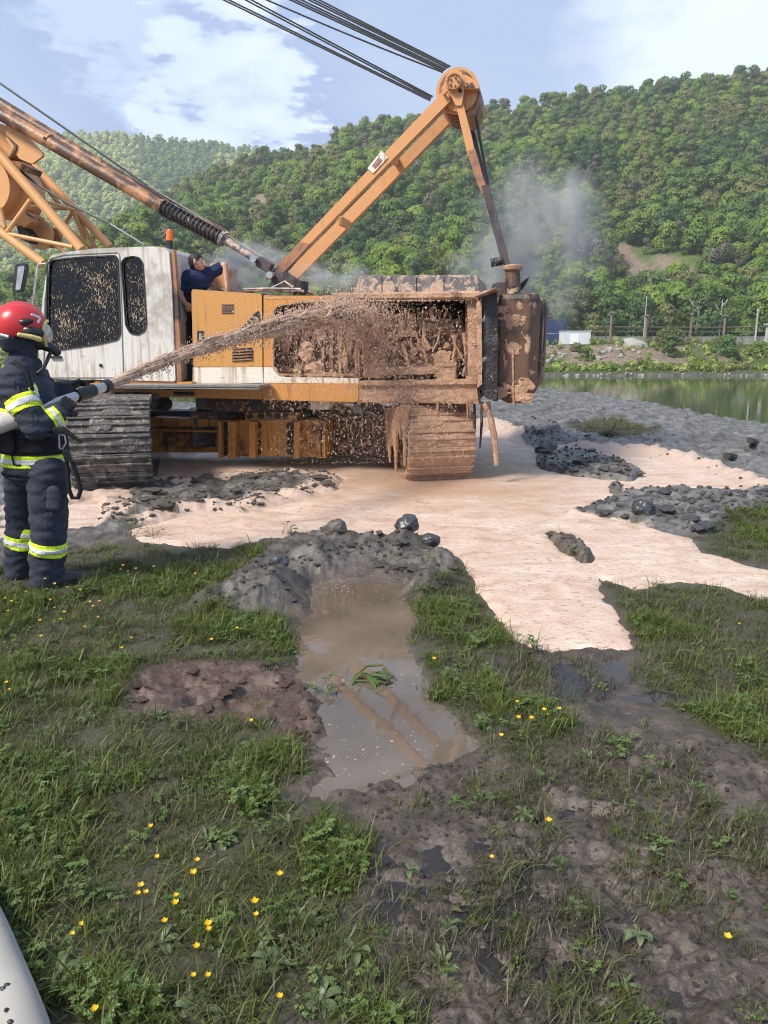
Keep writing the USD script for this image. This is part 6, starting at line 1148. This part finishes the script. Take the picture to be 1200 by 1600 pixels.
def sample(n, y0, y1, xs):
    y = y0 + (y1 - y0) * gr.random(n); x = gr.uniform(-1, 1, n) * (xs * y + .35); return x, y
P_, I_, S_ = [], [], []
def take(x, y, ok, probs, smin, smax):
    x, y = x[ok], y[ok]; z = tz1(x, y); w = (z > POOL_Z - .004) | (gr.random(len(x)) < .03); x, y, z = x[w], y[w], z[w]
    P_.append(np.c_[x, y, z]); I_.append(gr.choice(len(gp), len(x), p=np.array(probs) / sum(probs))); S_.append(gr.uniform(smin, smax, len(x)))
for (y0, y1, n) in ((1.15, 2.2, 5200), (2.2, 3.6, 9500), (3.6, 5.6, 13500), (5.6, 7.4, 9500), (7.4, 9.5, 3000)):
    x, y = sample(n, y0, y1, .62); g = grass_sd(x, y) + (meshkit.fbm(P3(x, y, 5.0, 1.0), 3, 61) - .5) * .35; pa = meshkit.fbm(P3(x, y, 2.6, 6.0), 4, 62)
    free = (foam_sd(x, y) < -.02) & (foaml_sd(x, y) < -.02) & (pud_sd(x, y) < .03)
    lush = ss(.47, .60, pa); ok = (g > 0) & free & (gr.random(n) < .28 + .72 * lush); f = ok & (lush > .55); d_ = ok & ~f
    take(x, y, f, (6, 5, 4, 2, 3, 2.2, .5, .6, .9, .1, .4), .6, 1.15); take(x, y, d_, (2.5, .8, 6, 4, 1.3, .6, .3, 3.6, .1, .6, .3), .55, 1.0)
for (y0, y1, n, dens) in ((1.15, 2.4, 5000, .50), (2.4, 4.2, 7000, .42), (4.2, 6.2, 3000, .2)):
    x, y = sample(n, y0, y1, .62); pa = meshkit.fbm(P3(x, y, 2.2, 3.0), 4, 63); ok = (grass_sd(x, y) < .05) & (x > -.3) & (foam_sd(x, y) < -.05) & (pud_sd(x, y) < -.02) & (gr.random(n) < dens * ss(.38, .56, pa))
    take(x, y, ok, (.7, .25, 1.3, 1.0, .7, .3, .15, 5, .03, 1.6, .12), .45, .95)
x, y = sample(700, 3.0, 9.0, .6); ok = (np.maximum(np.maximum(mound_sd(x, y), brown_sd(x, y)), mudl_sd(x, y)) > 0) & (gr.random(700) < .3); take(x, y, ok, (2, 1, 3, 2, 1, .5, .2, 2, .2, 0, 0), .5, .9)
x, y = sample(2500, 9, 24, .5); ok = (grass_sd(x, y) > -.1); take(x, y, ok, (3, 4, 1, 2, 0, 0, 0, .3, 2, 0, 0), .9, 1.7)
P_, I_, S_ = np.vstack(P_), np.concatenate(I_), np.concatenate(S_)
away = np.hypot(P_[:, 0] - h2g.uniform(0, 0), P_[:, 1]) > 0
scatter('grass', gp, P_, I_, gr.uniform(0, 6.28, len(P_)), S_, 'short trampled wet grass with small lobed weeds', 'grass', tilt=gr.normal(size=len(P_)) * .18)
print('tufts', len(P_))
# broad leaved plants that can be told apart
first = None
for px, py, s in ((395, 1160, 1.0), (362, 1235, 1.1), (440, 1180, .9), (330, 1010, .9), (270, 1010, .8), (425, 1500, 1.1), (400, 1490, 1.2), (140, 1120, 1.0), (30, 1060, .9), (350, 1310, 1.0), (250, 1470, 1.0), (90, 1530, 1.2), (190, 1560, 1.2), (520, 1330, .9), (480, 1440, 1.2), (555, 1480, 1.0), (640, 1350, .8), (820, 1275, .8), (700, 1440, .8), (900, 1420, .8), (1000, 1470, .8), (300, 925, .8), (215, 880, .8), (715, 1080, .9), (760, 1120, .9), (1090, 1010, .9), (180, 1230, 1.), (70, 1290, 1.), (310, 1580, 1.2), (500, 1560, 1.1)):
    p = at_z(px, py, 0); loc = (p[0], p[1], float(tz1(p[0], p[1])[0]))
    if first is None:
        first = thing('broad_leaf_weed', 'broad leaved grey green weed spreading in the trampled grass', 'weed', loc, 0, 'broad leaved weeds in the grass', s); mesh('leaves', rosette(31, 9, .10, .026, (.1, .9), 1.2), ML['weed_grey'], first, smooth=True)
    else: copy(first, loc, gr.uniform(0, 360), s)
FLOW = [(85, 913), (105, 918), (140, 941), (155, 940), (78, 938), (85, 950), (100, 957), (95, 968), (62, 970), (153, 965), (125, 922), (40, 925), (18, 940), (8, 935), (12, 955), (200, 893), (240, 886), (205, 997), (330, 1000), (370, 982), (190, 1013), (10, 1067), (14, 1078), (63, 995), (188, 890), (212, 889), (305, 897), (192, 884), (145, 948), (70, 905), (132, 980), (235, 1292), (245, 1340), (308, 1345), (302, 1365), (220, 1385), (216, 1397), (228, 1395), (275, 1400), (274, 1412), (257, 1440), (325, 1445), (326, 1453), (307, 1480), (302, 1525), (325, 1525), (128, 1445), (113, 1460), (437, 1367), (400, 1430), (398, 1410), (437, 1558), (148, 1578), (392, 1127), (850, 1110), (856, 1117), (808, 1097), (830, 1123), (810, 1122), (783, 1150), (678, 1030), (1155, 975), (874, 1108), (857, 1283), (768, 1340), (1137, 1465)]
fl0 = None
for q, (px, py) in enumerate(FLOW):
    hgt = gr.uniform(.07, .13); p = at_z(px, py, hgt); loc = (p[0], p[1], hgt)
    near = py > 1200; lab = 'yellow buttercup flower in the near grass at the lower left' if near else 'yellow buttercup flower in the grass at the feet of the firefighter'
    if px > 600: lab = 'yellow buttercup flower in the muddy grass to the right of the puddle'
    gname = 'buttercups, near' if near and px < 600 else 'buttercups by the firefighter' if px < 600 else 'buttercups right of the puddle'
    if fl0 is None:
        fl0 = thing('buttercup', lab, 'flower', loc, 0, gname, 1.0); pet = []
        for k in range(5):
            a = k * 2 * PI / 5; ms = leaf_shape((0, 0, 0), (math.cos(a), math.sin(a), .5), .0135, .013, -.9, False, k); pet.append(ms)
        mesh('petals', cat_mesh(pet), ML['petal'], fl0, smooth=True); mesh('stem', tube([(0, 0, 0), (.006, .003, -.05), (0, .004, -.13)], .0012, 4), ML['grass_fresh'], fl0)
    else:
        c_ = copy(fl0, loc, gr.uniform(0, 360), gr.uniform(.6, .95), lab, gname)
# uprooted plant lying in the puddle, sprigs in the foam
p = at_z(582, 1062, -.02); up_ = thing('uprooted_plant', 'clump of dark wet leaves lying in the brown puddle', 'plant', (p[0], p[1], POOL_Z)); lf = []
for k in range(22):
    a = gr.uniform(0, 6.28); rr = gr.uniform(.02, .1); lf.append(leaf_shape((math.cos(a) * rr, math.sin(a) * rr * .7, gr.uniform(0, .05)), (math.cos(a + 1.6), math.sin(a + 1.6), gr.uniform(-.1, .5)), gr.uniform(.06, .13), .022, gr.uniform(.3, 1.4), False, k))
mesh('leaves', cat_mesh(lf), ML['leaf_dark'], up_, smooth=True); mesh('stems', cat_mesh([tube([(-.09, .02, .01), (-.03, .06, .05), (.05, .05, .06), (.1, -.02, .03), (.06, -.07, .01)], .006, 6), tube([(-.1, -.03, .01), (0, -.05, .02), (.08, -.06, .01)], .005, 6)]), ML['grass_dull'], up_)
for k, (px, py, h, lab) in enumerate(((385, 800, .12, 'small green weed on the mud ridge by the foam'), (270, 806, .13, 'leafy sprig standing in the mud beside the foam edge'), (240, 840, .14, 'ragged weed stems at the left edge of the foam'), (450, 835, .16, 'thin dead stems leaning over the foam'), (205, 840, .3, 'tall thin weed at the left end of the foam'), (895, 870, .1, 'small green weed on the mud islet in the foam'), (835, 1015, .12, 'dark dock leaves at the tip of the foam tongue'), (510, 1075, .1, 'green sprig standing in the puddle left of the leaf clump'))):
    p = at_z(px, py, 0); t = thing('weed_sprig', lab, 'weed', (p[0], p[1], float(tz1(p[0], p[1])[0]))); mesh('stems', blades(200 + k, 9, h * 1.6, .05, .006, .4, .35), ML['grass_dull'], t, smooth=False); mesh('leaves', herb(220 + k, 6, h, .03) if k != 4 else herb(9, 4, h, .02), ML['weed_leaf'], t, smooth=False)

# ------------------------------------------------------------------ steam and haze
def steam(name, c, r, dens, scale, seed, lab, cov=(.40, .64)):
    nm = f'steam_{seed}'
    mat(nm, {'tc': ('texture_coordinate', {}), 'l': ('vector_math', {'math_type': 'length'}), 'fa': ('map_range', {'range_type': 'smoothstep', 'from_min': 1.0, 'from_max': .15, 'clamp': True}), 'mp': ('mapping', {'location': (seed * 1.3, seed * .7, seed * 2.1), 'scale': tuple(float(x) for x in np.array(scale))}), 'n': ('noise_texture', {'scale': 1.0, 'detail': 5.0, 'roughness': .6, 'distortion': .8}),
             'nr': ('map_range', {'range_type': 'smoothstep', 'from_min': cov[0], 'from_max': cov[1], 'clamp': True}), 'm': ('math', {'math_type': 'multiply'}), 'm2': ('math', {'math_type': 'multiply', 'value2': dens}), 'v': ('principled_volume', {'color': (.99, .99, 1.0), 'anisotropy': 0.0})},
        [('tc.object', 'l.vector1'), ('l.value', 'fa.value'), ('tc.object', 'mp.vector'), ('mp.vector', 'n.vector'), ('n.fac', 'nr.value'), ('fa.result', 'm.value1'), ('nr.result', 'm.value2'), ('m.value', 'm2.value1'), ('m2.value', 'v.density')], None, 'v.volume')
    o = usdkit.mesh(stage, path_for(None, name), trimesh.creation.icosphere(3, 1.0), ML[nm], smooth=False); o.AddTranslateOp().Set(Gf.Vec3d(*map(float, c))); o.AddScaleOp().Set(Gf.Vec3f(*map(float, r))); tag(o, lab, 'steam', None, 'stuff')
steam('steam', B(838, 385, 1.6), (1.1, 1.0, 1.3), 4.2, (2.0, 2.0, 1.6), 1, 'white steam rising beside the exhaust stack')
steam('steam', B(770, 420, 1.9), (.75, .7, .55), 3.2, (2, 2, 2), 2, 'thin steam drifting behind the rear strut')
steam('steam', B(385, 428, 1.5), (.9, .8, .55), 5.0, (2.2, 2.2, 2), 3, 'white steam around the foot of the A-frame beside the man')
steam('steam', B(520, 435, 1.9), (.8, .6, .3), 3.0, (2.4, 2.4, 2), 4, 'faint steam over the middle of the roof')
mat('haze_air', {'v': ('principled_volume', {'color': (.90, .95, 1.0), 'density': 0.00036, 'anisotropy': .15})}, [], None, 'v.volume')
mesh('haze', trimesh.creation.box(bounds=[(-1500, -750, -8), (1500, 1500, 330)]), ML['haze_air'], kind='stuff', label='thin blue air over the whole valley', cat='haze', smooth=False)
